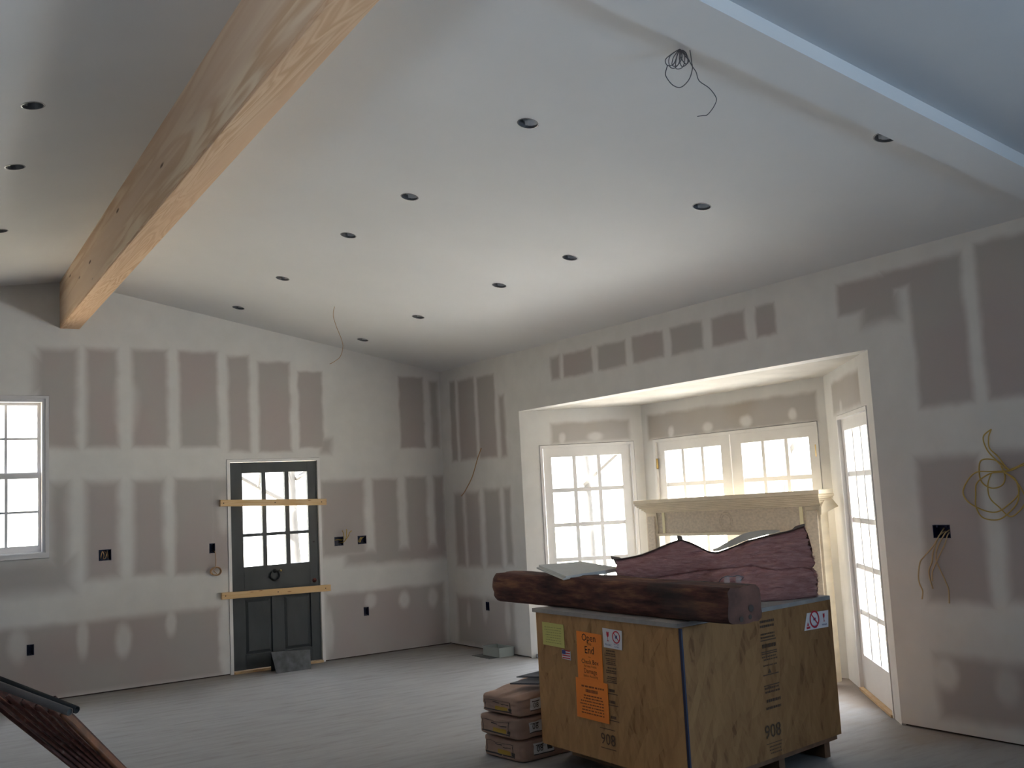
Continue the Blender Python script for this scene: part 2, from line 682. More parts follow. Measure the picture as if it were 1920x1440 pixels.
L.new(sx.outputs['X'], mxy.inputs[0])
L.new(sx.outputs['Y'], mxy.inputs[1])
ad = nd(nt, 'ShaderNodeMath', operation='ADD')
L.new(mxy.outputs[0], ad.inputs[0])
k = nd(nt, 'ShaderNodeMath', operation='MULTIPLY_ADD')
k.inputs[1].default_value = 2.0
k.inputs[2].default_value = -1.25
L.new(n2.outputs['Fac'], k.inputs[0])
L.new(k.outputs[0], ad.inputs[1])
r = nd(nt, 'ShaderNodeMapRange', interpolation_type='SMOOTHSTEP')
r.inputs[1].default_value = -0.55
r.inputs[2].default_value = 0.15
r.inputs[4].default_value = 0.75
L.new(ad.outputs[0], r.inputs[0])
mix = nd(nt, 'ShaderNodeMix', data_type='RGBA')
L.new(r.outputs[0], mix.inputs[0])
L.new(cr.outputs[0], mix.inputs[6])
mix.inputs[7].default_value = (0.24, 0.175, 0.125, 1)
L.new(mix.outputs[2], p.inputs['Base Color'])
M_floor = m

# ------------------------------------------------------------------ setting
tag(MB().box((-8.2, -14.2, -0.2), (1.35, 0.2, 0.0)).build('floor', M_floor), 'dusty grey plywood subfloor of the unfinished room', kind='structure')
M_ground = simple('dry_lawn', (0.34, 0.31, 0.25), 0.95, var=0.12, scale=0.6)
tag(MB().box((-45, -45, -0.9), (60, 60, -0.5)).build('ground', M_ground), 'dry pale lawn outside beyond the glass doors', kind='structure')
tag(MB().box((1.36, -9.5, -0.5), (4.2, 1.5, -0.42)).build('bounce_slab', simple('pale_bounce_slab', (0.84, 0.80, 0.73), 0.9, var=0.05, scale=1.0)), 'pale slab added outside the door bay to bounce light in', kind='structure')  # added light-coloured slab, bounces daylight through the bay onto ceiling and walls

zR = lambda x, y=0: H0 - SL * x
RID0, RID1 = (-3.90, 0.0), (-4.50, -14.05)


def ridx(y):
    return RID0[0] + (RID1[0] - RID0[0]) * (y / -14.05)


SLL = 0.15
zL = lambda x, y: zR(ridx(y)) - SLL * (ridx(y) - x)

CANS_A = [(-2.656, -5.715), (-2.628, -4.32), (-2.605, -3.323), (-2.552, -1.873), (-2.502, -0.581)]
CANS_B = [(-1.308, -6.912), (-1.305, -5.6), (-1.284, -4.23), (-1.267, -3.255), (-1.246, -1.845), (-1.203, -0.566)]
CAN_R = 0.056


def circ(x, y, r=CAN_R, n=20):
    return [(x + r * math.cos(2 * math.pi * i / n), y + r * math.sin(2 * math.pi * i / n)) for i in range(n)]


def ray_left(px, py):
    d = CF + CR * ((px - 960) / 1898.0155) + CU * ((720 - py) / 1898.0155)
    a, b = 0.5, 15.0
    for _ in range(60):
        t = (a + b) / 2
        q = CP + d * t
        if q.z < zL(q.x, q.y):
            a = t
        else:
            b = t
    return CP + d * a


CANS_L = [ray_left(62, 198), ray_left(28, 313), ray_left(-1, 433)]
wire1 = (-2.574, -6.80)
oR = [(0.14, 0.0), (ridx(0), 0.0), (ridx(-7.1), -7.1), (0.14, -7.1)]
oN = [(0.14, -7.1), (ridx(-7.1), -7.1), (ridx(-14.05), -14.05), (0.14, -14.05)]
M_ceil2 = simple('darker_ceiling_board', (0.52, 0.535, 0.55), 0.9, var=0.03, scale=1.5, spec=0.1)  # darker tone than the ceiling beyond the header
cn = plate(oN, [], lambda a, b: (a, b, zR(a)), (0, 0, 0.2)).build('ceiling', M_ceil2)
tag(cn, 'darker sloping ceiling on the near side of the boxed header', kind='structure')
plate(oR, [circ(*c) for c in CANS_A + CANS_B], lambda a, b: (a, b, zR(a)), (0, 0, 0.2)).build('ceiling', M_ceil)
tag([o for o in COL.objects if o.name.startswith('ceiling')][-1], 'white sloping plasterboard ceiling on the glass door side', kind='structure')
oL = [(ridx(0), 0.0), (-8.1, 0.0), (-8.1, -14.05), (ridx(-14.05), -14.05)]
c2 = plate(oL, [circ(q.x, q.y) for q in CANS_L], lambda a, b: (a, b, zL(a, b)), (0, 0, 0.2)).build('ceiling', M_ceil)
tag(c2, 'white sloping plasterboard ceiling left of the timber beam', kind='structure')

# electrical box openings (a0,a1,z0,z1)
BX_BACK = {'window': (-3.661, -3.550, 1.183, 1.284), 'switch': (-2.646, -2.588, 1.177, 1.273), 'pair_a': (-1.338, -1.237, 1.156, 1.251),
           'pair_b': (-1.074, -0.972, 1.157, 1.245), 'low_right': (-1.033, -0.972, 0.408, 0.500), 'low_left': (-4.261, -4.201, 0.410, 0.504)}
BX_RIGHT = {'low_corner': (-0.841, -0.772, 0.408, 0.498), 'cables': (-6.195, -6.076, 1.18, 1.262)}

# --- back wall
up = [(-4.15, -3.86, 2.23, 3.13, .10), (-3.74, -3.50, 2.23, 3.14, .09), (-3.33, -3.04, 2.23, 3.15, .08), (-2.89, -2.55, 2.22, 3.15, .07),
      (-2.41, -2.23, 2.17, 3.12, .07), (-2.10, -1.80, 2.16, 3.07, .06), (-1.67, -1.44, 2.19, 2.98, .05), (-4.18, -4.02, 2.75, 3.05, .16),
      (-1.44, -1.36, 2.13, 2.27, .10),
      (-0.50, -0.23, 2.17, 2.95, .05), (-0.11, -0.05, 2.17, 2.90, .07),
      (-4.05, -3.94, 1.0, 1.90, .14), (-3.75, -3.50, 1.03, 1.90, .12), (-3.33, -3.09, 1.03, 1.90, .10), (-2.95, -2.60, 1.0, 1.90, .08), (-2.62, -2.44, 1.0, 1.9, .1),
      (-4.6, -3.9, 0.95, 1.22, .2),
      (-1.46, -1.00, 1.06, 1.83, .09), (-0.86, -0.60, 0.95, 1.83, .07), (-0.46, -0.24, 0.95, 1.84, .07), (-0.11, -0.02, 1.0, 1.84, .07), (-1.2, -0.02, 0.95, 1.08, .12),
      (-5.5, -2.57, 0.02, 0.65, .10), (-1.43, -0.08, 0.0, 0.66, .08), (-8, -5.2, 0.9, 3.0, .2)]
bl = [(-3.80, 0.5, .06, .2, .8), (-3.45, 0.45, .08, .17, .9), (-3.02, 0.55, .06, .13, .85), (-2.53, 0.30, .05, .28, .8), (-4.33, 0.50, .09, .17, .6),
      (-0.95, 0.56, .07, .09, .7), (-0.55, 0.53, .07, .10, .9), (-0.2, 0.52, .07, .12, .7), (-1.42, 0.3, .05, .25, .6),
      (-3.40, 2.62, .13, .3, .5), (-2.5, 1.55, .07, .2, .6)]
M_wback = drywall('taped_drywall_back', 'X', up, bl)
FD0, FD1, FDT = -2.462, -1.474, 2.085     # rough opening of the dark door
W0, W1, WZ0, WZ1 = -5.045, -4.078, 1.243, 2.703
outer = [(0.14, 0.012), (0.14, H0 + 0.12), (-3.9, zR(-3.9) + 0.15), (-8.1, 3.4), (-8.1, 0.012), (FD0, 0.012), (FD0, FDT), (FD1, FDT), (FD1, 0.012)]
holes = [rect(W0, W1, WZ0, WZ1)] + [rect(*b) for b in BX_BACK.values()]
wb = plate(outer, holes, lambda a, b: (a, 0.0, b), (0, 0.14, 0)).build('wall_back', M_wback)
tag(wb, 'taped grey drywall gable wall with the dark door', kind='structure')
MB().box((FD1, 0.02, 0), (0.1, 0.13, 0.012)).box((-8.1, 0.02, 0), (FD0, 0.13, 0.012)).build('sole_plate', M_dark_gap, wb)

# --- right wall
rr = [(-0.32, -0.24, 2.0, 2.87, .06), (-0.72, -0.42, 2.0, 2.86, .07), (-1.12, -0.82, 2.0, 2.85, .06), (-1.30, -1.24, 1.99, 2.6, .08),
      (-0.39, -0.24, 0.86, 1.63, .10), (-0.72, -0.48, 0.86, 1.64, .10), (-1.12, -0.86, 0.87, 1.65, .09), (-1.32, -1.24, 0.9, 1.66, .08),
      (-1.29, -0.20, 0.03, 0.53, .10),
      (-4.94, -4.79, 2.66, 2.87, .05), (-4.64, -4.33, 2.66, 2.87, .05), (-4.19, -3.86, 2.66, 2.87, .05), (-3.73, -3.38, 2.66, 2.87, .05),
      (-3.25, -2.90, 2.66, 2.87, .05), (-2.78, -2.38, 2.66, 2.87, .05), (-2.28, -2.18, 2.66, 2.87, .07),
      (-5.95, -5.54, 2.68, 2.89, .06), (-5.97, -5.72, 2.58, 2.75, .12), (-6.42, -6.09, 2.0, 2.90, .07), (-7.3, -6.55, 2.0, 2.93, .07), (-6.12, -5.9, 2.78, 2.9, .06),
      (-6.40, -6.02, 0.80, 1.67, .09), (-7.5, -6.56, 0.82, 1.68, .1), (-7.4, -6.03, 0.10, 0.46, .10)]
rb = [(-6.07, 0.36, .09, .11, .9), (-6.46, 0.33, .09, .12, .5), (-0.42, 0.35, .05, .14, .5), (-0.75, 0.42, .06, .15, .5), (-1.18, 0.35, .06, .2, .6),
      (-5.85, 2.45, .12, .12, .8)]
M_wright = drywall('taped_drywall_right', 'Y', rr, rb)
WN0, WN1, WNZ0, WNZ1 = -12.1, -10.9, 0.95, 2.05
outer = [(0.0, 0.012), (0.0, H0 + 0.1), (-14.05, H0 + 0.1), (-14.05, 0.012), (B2, 0.012), (B2, HB), (B1, HB), (B1, 0.012)]
holes = [rect(WN0, WN1, WNZ0, WNZ1)] + [rect(*b) for b in BX_RIGHT.values()]
wr = plate(outer, holes, lambda a, b: (0.0, a, b), (0.14, 0, 0)).build('wall_right', M_wright)
tag(wr, 'taped grey drywall wall with the bay opening', kind='structure')
MB().box((0.02, B1 + .01, 0), (0.13, 0, 0.012)).box((0.02, -14, 0), (0.13, B2 - .01, 0.012)).build('sole_plate', M_dark_gap, wr)
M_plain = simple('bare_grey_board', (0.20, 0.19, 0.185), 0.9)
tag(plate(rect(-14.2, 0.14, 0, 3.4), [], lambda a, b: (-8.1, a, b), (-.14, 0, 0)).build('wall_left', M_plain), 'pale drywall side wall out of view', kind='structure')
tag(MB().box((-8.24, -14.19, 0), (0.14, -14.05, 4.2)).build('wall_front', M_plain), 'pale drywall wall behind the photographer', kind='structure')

# --- bay
M_bay = {}


def bay_wall(name, a, b, holes, rects, blobs, label, z1=HB):
    a, b = V((a[0], a[1], 0)), V((b[0], b[1], 0))
    d = (b - a)
    ln = d.length
    d.normalize()
    n = V((-d.y, d.x, 0))       # points outward (away from the room)
    if n.x < 0:
        n = -n
    mt = drywall('drywall_' + name, 'X', rects, blobs, bare=(0.40, 0.355, 0.31))
    h0, h1, hz = holes
    outer = [(0, 0), (h0, 0), (h0, hz), (h1, hz), (h1, 0), (ln, 0), (ln, z1 + 0.1), (0, z1 + 0.1)]
    o = plate(outer, [], lambda s_, z_: (s_, 0, z_), (0, 0.13, 0)).build(name, mt)
    mm = Matrix.Identity(4)
    for i in range(3):
        mm[i][0], mm[i][1], mm[i][3] = d[i], n[i], a[i]
    o.matrix_world = mm
    tag(o, label, kind='structure')
    return a, d, n


bl_a, bl_d, bl_n = bay_wall('wall_bay_left', (0, B1), (DB, C1), (0.185, 1.135, 2.065), [(0.33, 1.08, 2.085, 2.275, .06)],
                            [(0.75, 2.13, .09, .05, .8), (0.42, 2.13, .04, .06, .8)], 'angled bay wall nearest the room corner')
bb_a, bb_d, bb_n = bay_wall('wall_bay_back', (DB, C1), (DB, C2), (0.148, 2.182, 2.062), [(0.11, 2.17, 2.07, 2.30, .06)],
                            [(0.42, 2.12, .05, .06, .9), (0.92, 2.12, .07, .05, .9), (1.40, 2.13, .08, .06, .9), (1.93, 2.14, .05, .06, .9)],
                            'bay wall holding the pair of white doors')
br_a, br_d, br_n = bay_wall('wall_bay_right', (DB, C2), (0, B2), (0.41, 1.43, 2.062), [(0.32, 1.25, 2.09, 2.32, .06)],
                            [(0.6, 2.12, .05, .05, .8)], 'angled bay wall with the door nearest the wire coil')
M_bayceil = drywall('bay_ceiling_board', 'X', [(0.25, 0.75, 2.3, 2.5, 0.25)], [], bare=(0.60, 0.55, 0.47))
pb = [(0.14, B1 + 0.0), (DB + 0.1, C1 + 0.06), (DB + 0.1, C2 - 0.06), (0.14, B2)]
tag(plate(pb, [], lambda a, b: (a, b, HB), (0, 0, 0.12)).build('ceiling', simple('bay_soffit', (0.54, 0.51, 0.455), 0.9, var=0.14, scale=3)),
    'low white ceiling over the door bay', kind='structure')


# --- doors -------------------------------------------------------------
def L3(fr, s, d, z):
    a, dd, n = fr
    return a + dd * s + n * d + V((0, 0, z))


def lbox(mb, fr, s0, s1, d0, d1, z0, z1):
    a, dd, n = fr
    return mb.obox(L3(fr, s0, d0, z0), dd * (s1 - s0), n * (d1 - d0), V((0, 0, z1 - z0)))


ROWS = [(0.27, 0.568), (0.606, 0.908), (0.946, 1.248), (1.286, 1.591), (1.629, 1.94)]


def door_leaf(parent, fr, s0, s1, g0, g1, hinge_s=None, dz=0.02):
    ztop = 2.035
    mb = MB()
    lbox(mb, fr, s0, g0, 0.02, 0.06, dz, ztop)
    lbox(mb, fr, g1, s1, 0.02, 0.06, dz, ztop)
    lbox(mb, fr, g0, g1, 0.02, 0.06, dz, ROWS[0][0])
    lbox(mb, fr, g0, g1, 0.02, 0.06, ROWS[-1][1], ztop)
    leaf = mb.build('door_leaf', M_white, parent)
    cw = (g1 - g0 - 0.07) / 3
    for k in (1, 2):
        s = g0 + cw * k + 0.035 * (k - 1)
        lbox(MB(), fr, s, s + 0.035, 0.026, 0.050, ROWS[0][0], ROWS[-1][1]).build('muntin', M_white, leaf)
    for i in range(4):
        lbox(MB(), fr, g0, g1, 0.028, 0.048, ROWS[i][1], ROWS[i + 1][0]).build('muntin', M_white, leaf)
    for (z0, z1) in ROWS:
        for k in range(3):
            s = g0 + (cw + 0.035) * k
            lbox(MB(), fr, s - 0.004, s + cw + 0.004, 0.038, 0.042, z0 - 0.004, z1 + 0.004).build('pane', M_glass, leaf)
    if hinge_s is not None:
        for z in (1.82, 1.08, 0.25):
            MB().tube([L3(fr, hinge_s, 0.006, z - 0.05), L3(fr, hinge_s, 0.006, z + 0.05)], 0.011, 10).build('hinge', M_brass, leaf, smooth=True)
    return leaf


def door_frame(parent, fr, s0, s1, z1, w=0.032):
    mb = MB()
    lbox(mb, fr, s0 + .004, s0 + w, -0.006, 0.12, 0.0, z1 - .004)
    lbox(mb, fr, s1 - w, s1 - .004, -0.006, 0.12, 0.0, z1 - .004)
    lbox(mb, fr, s0 + w, s1 - w, -0.006, 0.12, z1 - w, z1 - .004)
    mb.build('door_frame', M_white, parent)
    lbox(MB(), fr, s0 + w, s1 - w, -0.015, 0.12, 0.0, 0.018).build('threshold', M_sill, parent)


FL, FB, FR_ = (bl_a, bl_d, bl_n), (bb_a, bb_d, bb_n), (br_a, br_d, br_n)
d2 = thing('door_2', 'white fifteen pane glass door in the left angle of the bay', 'door', L3(FL, 0.66, 0, 0), kind='structure')
door_frame(d2, FL, 0.185, 1.135, 2.065)
door_leaf(d2, FL, 0.222, 1.098, 0.30, 1.003)
d3 = thing('door_3', 'pair of white glass doors in the back of the bay behind the mantel', 'door', L3(FB, 1.16, 0, 0), kind='structure')
door_frame(d3, FB, 0.148, 2.182, 2.062)
door_leaf(d3, FB, 0.184, 1.160, 0.288, 1.045, 0.186)
door_leaf(d3, FB, 1.170, 2.146, 1.300, 2.060, 2.144)
d4 = thing('door_4', 'white fifteen pane glass door in the right angle of the bay', 'door', L3(FR_, 0.92, 0, 0), kind='structure')
door_frame(d4, FR_, 0.41, 1.43, 2.062)
door_leaf(d4, FR_, 0.448, 1.392, 0.545, 1.305)

# dark nine-light door
FBK = (V((0, 0, 0)), V((1, 0, 0)), V((0, 1, 0)))
d1 = thing('door_1', 'charcoal panelled entry door with nine glass panes', 'door', (-1.968, 0.03, 0), kind='structure')
mb = MB()
lbox(mb, FBK, FD0 + .003, -2.428, -0.008, 0.12, 0.0, FDT - .003)
lbox(mb, FBK, -1.508, FD1 - .003, -0.008, 0.12, 0.0, FDT - .003)
lbox(mb, FBK, -2.428, -1.508, -0.008, 0.12, 2.055, FDT - .003)
mb.build('door_frame', M_white, d1)
lbox(MB(), FBK, -2.428, -1.508, -0.03, 0.12, 0, 0.022).build('threshold', M_sill, d1)
XS = [(-2.300, -2.100), (-2.057, -1.858), (-1.814, -1.612)]
ZS = [(1.018, 1.312), (1.342, 1.622), (1.652, 1.945)]
mb = MB()
lbox(mb, FBK, -2.424, -2.300, 0.015, 0.058, 0.026, 2.052)
lbox(mb, FBK, -1.612, -1.511, 0.015, 0.058, 0.026, 2.052)
lbox(mb, FBK, -2.300, -1.612, 0.015, 0.058, 1.945, 2.052)
lbox(mb, FBK, -2.300, -1.612, 0.015, 0.058, 0.705, 1.018)
lbox(mb, FBK, -2.300, -1.612, 0.015, 0.058, 0.026, 0.165)
lbox(mb, FBK, -2.025, -1.900, 0.015, 0.058, 0.165, 0.705)
leaf = mb.build('door_leaf', M_door, d1, bevel=0.002)
for a in ((-2.300, -2.025), (-1.900, -1.612)):
    mb = MB()
    lbox(mb, FBK, a[0], a[1], 0.030, 0.05, 0.165, 0.705)
    s0, s1, z0, z1 = a[0] + 0.035, a[1] - 0.035, 0.20, 0.67
    mb.add([L3(FBK, a[0] + .01, .030, .175), L3(FBK, a[1] - .01, .030, .175), L3(FBK, a[1] - .01, .030, .695), L3(FBK, a[0] + .01, .030, .695),
            L3(FBK, s0, .021, z0), L3(FBK, s1, .021, z0), L3(FBK, s1, .021, z1), L3(FBK, s0, .021, z1)],
           [(0, 1, 5, 4), (1, 2, 6, 5), (2, 3, 7, 6), (3, 0, 4, 7), (4, 5, 6, 7)])
    mb.build('raised_panel', M_door, leaf)
lbox(MB(), FBK, -2.100, -2.057, 0.017, 0.056, 1.018, 1.945).build('muntin', M_door, leaf)
lbox(MB(), FBK, -1.858, -1.814, 0.017, 0.056, 1.018, 1.945).build('muntin', M_door, leaf)
for z0, z1 in ((1.312, 1.342), (1.622, 1.652)):
    lbox(MB(), FBK, -2.300, -1.612, 0.018, 0.055, z0, z1).build('muntin', M_door, leaf)
for x0, x1 in XS:
    for z0, z1 in ZS:
        lbox(MB(), FBK, x0 - .004, x1 + .004, 0.036, 0.040, z0 - .004, z1 + .004).build('pane', M_glass, leaf)
kb = MB()
kb.tube(spline([(-2.02, 0.008, 0.95), (-2.035, 0.0, 0.90), (-1.985, -0.005, 0.865), (-1.94, 0.0, 0.90), (-1.955, 0.008, 0.955)], 6), 0.008, 8)
kb.lathe([(0.0, 0), (0.022, 0.0), (0.018, 0.014), (0, 0.018)], (-1.985, 0.015, 0.955), (0, -1, 0), 14)
kn = kb.build('door_knocker', M_black, leaf, smooth=True)
MB().lathe([(0, 0), (0.011, 0.002), (0.009, 0.016), (0, 0.019)], (-1.925, 0.012, 0.955), (0, -1, 0), 12).build('knocker_pin', M_brass, leaf, smooth=True)
MB().lathe([(0, 0), (0.024, 0), (0.022, 0.008), (0.013, 0.012), (0.012, 0.03), (0, 0.034)], (-1.565, 0.015, 0.826), (0, -1, 0), 16).build(
    'lock_cylinder', simple('copper_lock', (0.10, 0.025, 0.02), 0.5, metal=0.5), leaf, smooth=True)
MB().lathe([(0, 0), (0.011, 0), (0.010, 0.004), (0, 0.004)], (-1.56, 0.015, 1.22), (0, -1, 0), 12).build('peg_hole', M_black, leaf)

# window
M_wtrim = simple('white_window_paint', (0.62, 0.60, 0.60), 0.4)
w1 = thing('window_1', 'white double hung window at the left edge', 'window', (-4.56, 0, WZ0), kind='structure')
mb = MB()
for (q, d0, d1_) in ((0.0, -0.02, 0.13), (0.028, -0.006, 0.13)):
    a0, a1, z0, z1 = W0 + .004 + q, W1 - .004 - q, WZ0 + .004 + q, WZ1 - .004 - q
    wd = 0.028
    lbox(mb, FBK, a0, a0 + wd, d0, d1_, z0, z1)
    lbox(mb, FBK, a1 - wd, a1, d0, d1_, z0, z1)
    lbox(mb, FBK, a0 + wd, a1 - wd, d0, d1_, z0, z0 + wd)
    lbox(mb, FBK, a0 + wd, a1 - wd, d0, d1_, z1 - wd, z1)
mb.build('casing', M_wtrim, w1)
lbox(MB(), FBK, W0 + .03, W1 - .03, -0.022, 0.13, WZ0 + .004, WZ0 + 0.05).build('sill', M_wtrim, w1)
PX = [(-4.410, -4.165), (-4.678, -4.433), (-4.946, -4.701)]
for nm, z0, z1, dd in (('lower_sash', 1.30, 2.005, 0.04), ('upper_sash', 1.965, 2.66, 0.075)):
    mb = MB()
    gz0, gz1 = (1.36, 1.957) if nm == 'lower_sash' else (2.014, 2.618)
    lbox(mb, FBK, W0 + .055, PX[2][0], dd, dd + .034, z0, z1)
    lbox(mb, FBK, PX[0][1], W1 - .055, dd, dd + .034, z0, z1)
    lbox(mb, FBK, PX[2][0], PX[0][1], dd, dd + .034, z0, gz0)
    lbox(mb, FBK, PX[2][0], PX[0][1], dd, dd + .034, gz1, z1)
    sash = mb.build(nm, M_wtrim, w1)
    zm = (gz0 + gz1) / 2
    for a in ((PX[1][1], PX[0][0]), (PX[2][1], PX[1][0])):
        lbox(MB(), FBK, a[0], a[1], dd + .004, dd + .03, gz0, gz1).build('muntin', M_wtrim, sash)
    lbox(MB(), FBK, PX[2][0], PX[0][1], dd + .005, dd + .029, zm - .010, zm + .010).build('muntin', M_wtrim, sash)
    for a in PX:
        for q0, q1 in ((gz0, zm - .01), (zm + .01, gz1)):
            lbox(MB(), FBK, a[0] - .003, a[1] + .003, dd + .015, dd + .019, q0 - .003, q1 + .003).build('pane', M_glass, sash)

# ceiling header between the two rooms (drywall boxed)
fy = lambda x: -7.088 + (x + 0.0) * (-0.063)
ny = lambda x: -7.300 + x * (-0.0375)
dr = 0.07
hx0, hx1 = -0.0, -4.05
vs = []
for x in (hx0, hx1):
    z = zR(x)
    vs += [(x, fy(x), z + .005), (x, fy(x), z - dr), (x, ny(x), z - dr), (x, ny(x), z + .005)]
tag(MB().add(vs, [(0, 1, 5, 4), (1, 2, 6, 5), (2, 3, 7, 6), (3, 0, 4, 7), (0, 3, 2, 1), (4, 5, 6, 7)]).build('trim_1', M_ceil),
    'white boxed drywall header crossing the upper right ceiling', kind='structure')

# ------------------------------------------------------------------ recessed light cans
upn = V((SL, 0, 1)).normalized()
upnL = V((-SLL, 0, 1)).normalized()


def can(x, y, z, n, label):
    t_ = thing('recessed_light_can', label, 'light can', (x, y, z), 'open recessed light cans in the ceiling')
    s = 1.0
    MB().lathe([(CAN_R - .001, -0.002), (CAN_R - .001, 0.13), (CAN_R - .012, 0.15), (0.0, 0.15)], (x, y, z), n, 20).build('housing', M_can, t_, smooth=True)
    MB().lathe([(0.0, 0.10), (0.026, 0.10), (0.024, 0.145), (0.0, 0.15)], (x + .012, y + .01, z), n, 12).build('socket', M_black, t_)
    mb = MB().lathe([(CAN_R + .003, -0.0015), (CAN_R - .0035, -0.0025), (CAN_R - .003, 0.012)], (x, y, z), n, 20)
    mb.build('cut_edge', M_can, t_)


NTH = ['first', 'second', 'third', 'fourth', 'fifth', 'sixth']
for i, (x, y) in enumerate(reversed(CANS_A)):
    can(x, y, zR(x), upn, '%s can from the back wall in the ceiling row beside the beam' % NTH[i])
for i, (x, y) in enumerate(reversed(CANS_B)):
    can(x, y, zR(x), upn, ('%s can from the back wall in the ceiling row nearer the bay' % NTH[i]) if i < 5 else 'can half hidden behind the boxed header')
for i, q in enumerate(reversed(CANS_L)):
    can(q.x, q.y, q.z, upnL, '%s can from the back wall in the ceiling left of the beam' % NTH[i])

# ------------------------------------------------------------------ timber beam (boxed with pine boards)
bx = lambda y: 0.0413 * y
ye = -10.2
tb = thing('timber_beam', 'long honey coloured boxed pine beam under the ceiling ridge', 'beam', (-3.9, -0.02, 3.326))
pl, pr_ = (lambda y: -3.987 + bx(y)), (lambda y: -3.817 + (-0.0435 * -y))
zb = 3.326


def beam_board(name, x0, x1, y0, y1, z0, z1, m_):
    """board running along the beam; z1 None = up to the ceiling"""
    vs = []
    for y in (y0, y1):
        for (x, z) in ((x0(y), z0), (x1(y), z0), (x1(y), z1), (x0(y), z1)):
            zz = z
            if z is None:
                zz = (zL(x, y) if x < ridx(y) else zR(x)) + 0.003
            vs.append((x, y, zz))
    return MB().add(vs, [(0, 3, 2, 1), (4, 5, 6, 7), (0, 1, 5, 4), (1, 2, 6, 5), (2, 3, 7, 6), (3, 0, 4, 7)]).build(name, m_, tb, bevel=0.003)


beam_board('side_board', pl, lambda y: pl(y) + .022, ye, -0.002, zb + .0215, None, M_pine_side)
beam_board('side_board', lambda y: pr_(y) - .022, pr_, ye, -0.002, zb + .0215, None, M_pine_side)
beam_board('bottom_board', pl, pr_, -3.247, -0.002, zb, zb + .021, M_pine_bot)
beam_board('bottom_board', pl, pr_, ye, -3.25, zb - .001, zb + .021, M_pine_bot)

# ------------------------------------------------------------------ cables
def cable(name, pts, r, m_, label, group=None, n=8, more=(), cat='cable'):
    mb = MB().tube(spline(pts, n), r, 6)
    for q in more:
        mb.tube(spline(q, n), r, 6)
    return tag(mb.build(name, m_, smooth=True), label, cat, group)


P0 = V((-2.574, -6.824, 3.517))
bo = lambda l: [P0 + V(q) + V((0.0, 0.03, 0.0)) for q in l]
loops = [
    [(0, 0, .0), (-.03, .02, -.02), (-.052, .041, -.044), (-.044, .039, -.07), (-.014, .03, -.06), (.0, .01, -.01)],
    [(0, 0, 0), (-.035, .03, -.03), (-.036, .034, -.075), (-.014, .021, -.081), (.01, .0, -.04), (.005, 0, 0)],
    [(0, 0, 0), (-.01, .015, -.04), (-.012, .02, -.085), (.012, .0, -.08), (.018, -.01, -.03), (.01, 0, 0)],
    [(0, 0, 0), (.004, .01, -.05), (.012, .004, -.078), (.031, -.012, -.061), (.026, -.012, -.02), (.012, 0, 0)],
    [(0, 0, 0), (-.022, .02, -.035), (-.026, .028, -.07), (-.008, .012, -.072), (.004, .0, -.03), (0, 0, 0)],
    [(.0, 0, 0), (.022, -.008, -.03), (.034, -.016, -.055), (.02, -.01, -.07), (.006, 0, -.04), (.004, 0, 0)]]
big = [(-.044, .039, -.07), (-.050, .048, -.10), (-.047, .048, -.122), (-.023, .037, -.158), (.007, .018, -.17), (.036, -.006, -.139), (.049, -.02, -.092), (.046, -.022, -.06), (.038, -.024, -.005)]
tail = [(.012, 0, 0), (.026, -.012, -.03), (.046, -.022, -.078), (.062, -.028, -.105), (.076, -.03, -.145), (.112, -.051, -.179), (.136, -.062, -.215), (.14, -.062, -.239), (.128, -.05, -.27), (.108, -.032, -.298), (.092, -.02, -.300), (.071, -.007, -.303)]
cable('speaker_wire', bo(tail), .0022, M_grey, 'dark coiled wire hanging from the ceiling beside the boxed header', more=[bo(q) for q in loops] + [bo(big)], n=6)
P1 = V((-1.898, -1.462, 3.384))
cable('thin_wire', [P1 + V(q) for q in [(0, 0, .02), (-.011, .017, -.072), (.011, .015, -.17), (.054, .003, -.294), (.068, .004, -.368), (.049, .028, -.454), (0.0, .06, -.50), (-.031, .09, -.517)]],
      .0025, M_tan, 'thin single wire dangling from the ceiling near the back corner')


def rw(l, dx=None):
    return [V((-(0.02 + 0.012 * (i % 3)) if dx is None else dx, a, b)) for i, (a, b) in enumerate(l)]


coil = [[(-6.539, 1.819), (-6.50, 1.79), (-6.497, 1.755), (-6.502, 1.695), (-6.548, 1.645), (-6.60, 1.596), (-6.63, 1.575)],
        [(-6.539, 1.819), (-6.525, 1.775), (-6.53, 1.71), (-6.56, 1.66), (-6.607, 1.60), (-6.64, 1.575)],
        [(-6.60, 1.60), (-6.54, 1.64), (-6.47, 1.64), (-6.435, 1.573), (-6.455, 1.51), (-6.52, 1.475), (-6.57, 1.49), (-6.60, 1.54), (-6.59, 1.60)],
        [(-6.62, 1.57), (-6.52, 1.572), (-6.435, 1.573), (-6.36, 1.53), (-6.326, 1.46), (-6.36, 1.40), (-6.43, 1.35), (-6.52, 1.335), (-6.60, 1.37), (-6.665, 1.44), (-6.66, 1.52), (-6.60, 1.565)],
        [(-6.59, 1.565), (-6.51, 1.56), (-6.43, 1.51), (-6.399, 1.44), (-6.40, 1.37), (-6.443, 1.306), (-6.52, 1.29), (-6.60, 1.33), (-6.67, 1.40), (-6.66, 1.50), (-6.61, 1.56)],
        [(-6.51, 1.56), (-6.49, 1.50), (-6.50, 1.42), (-6.54, 1.36), (-6.60, 1.31), (-6.66, 1.33), (-6.70, 1.40), (-6.67, 1.50), (-6.60, 1.57)],
        [(-6.59, 1.565), (-6.65, 1.575), (-6.712, 1.595), (-6.76, 1.60)],
        [(-6.60, 1.57), (-6.66, 1.585), (-6.73, 1.61)]]
cable('yellow_cable_coil', rw(coil[0]), .0042, M_yel, 'coil of yellow electrical cable hanging from a hole in the right wall', more=[rw(q) for q in coil[1:]])
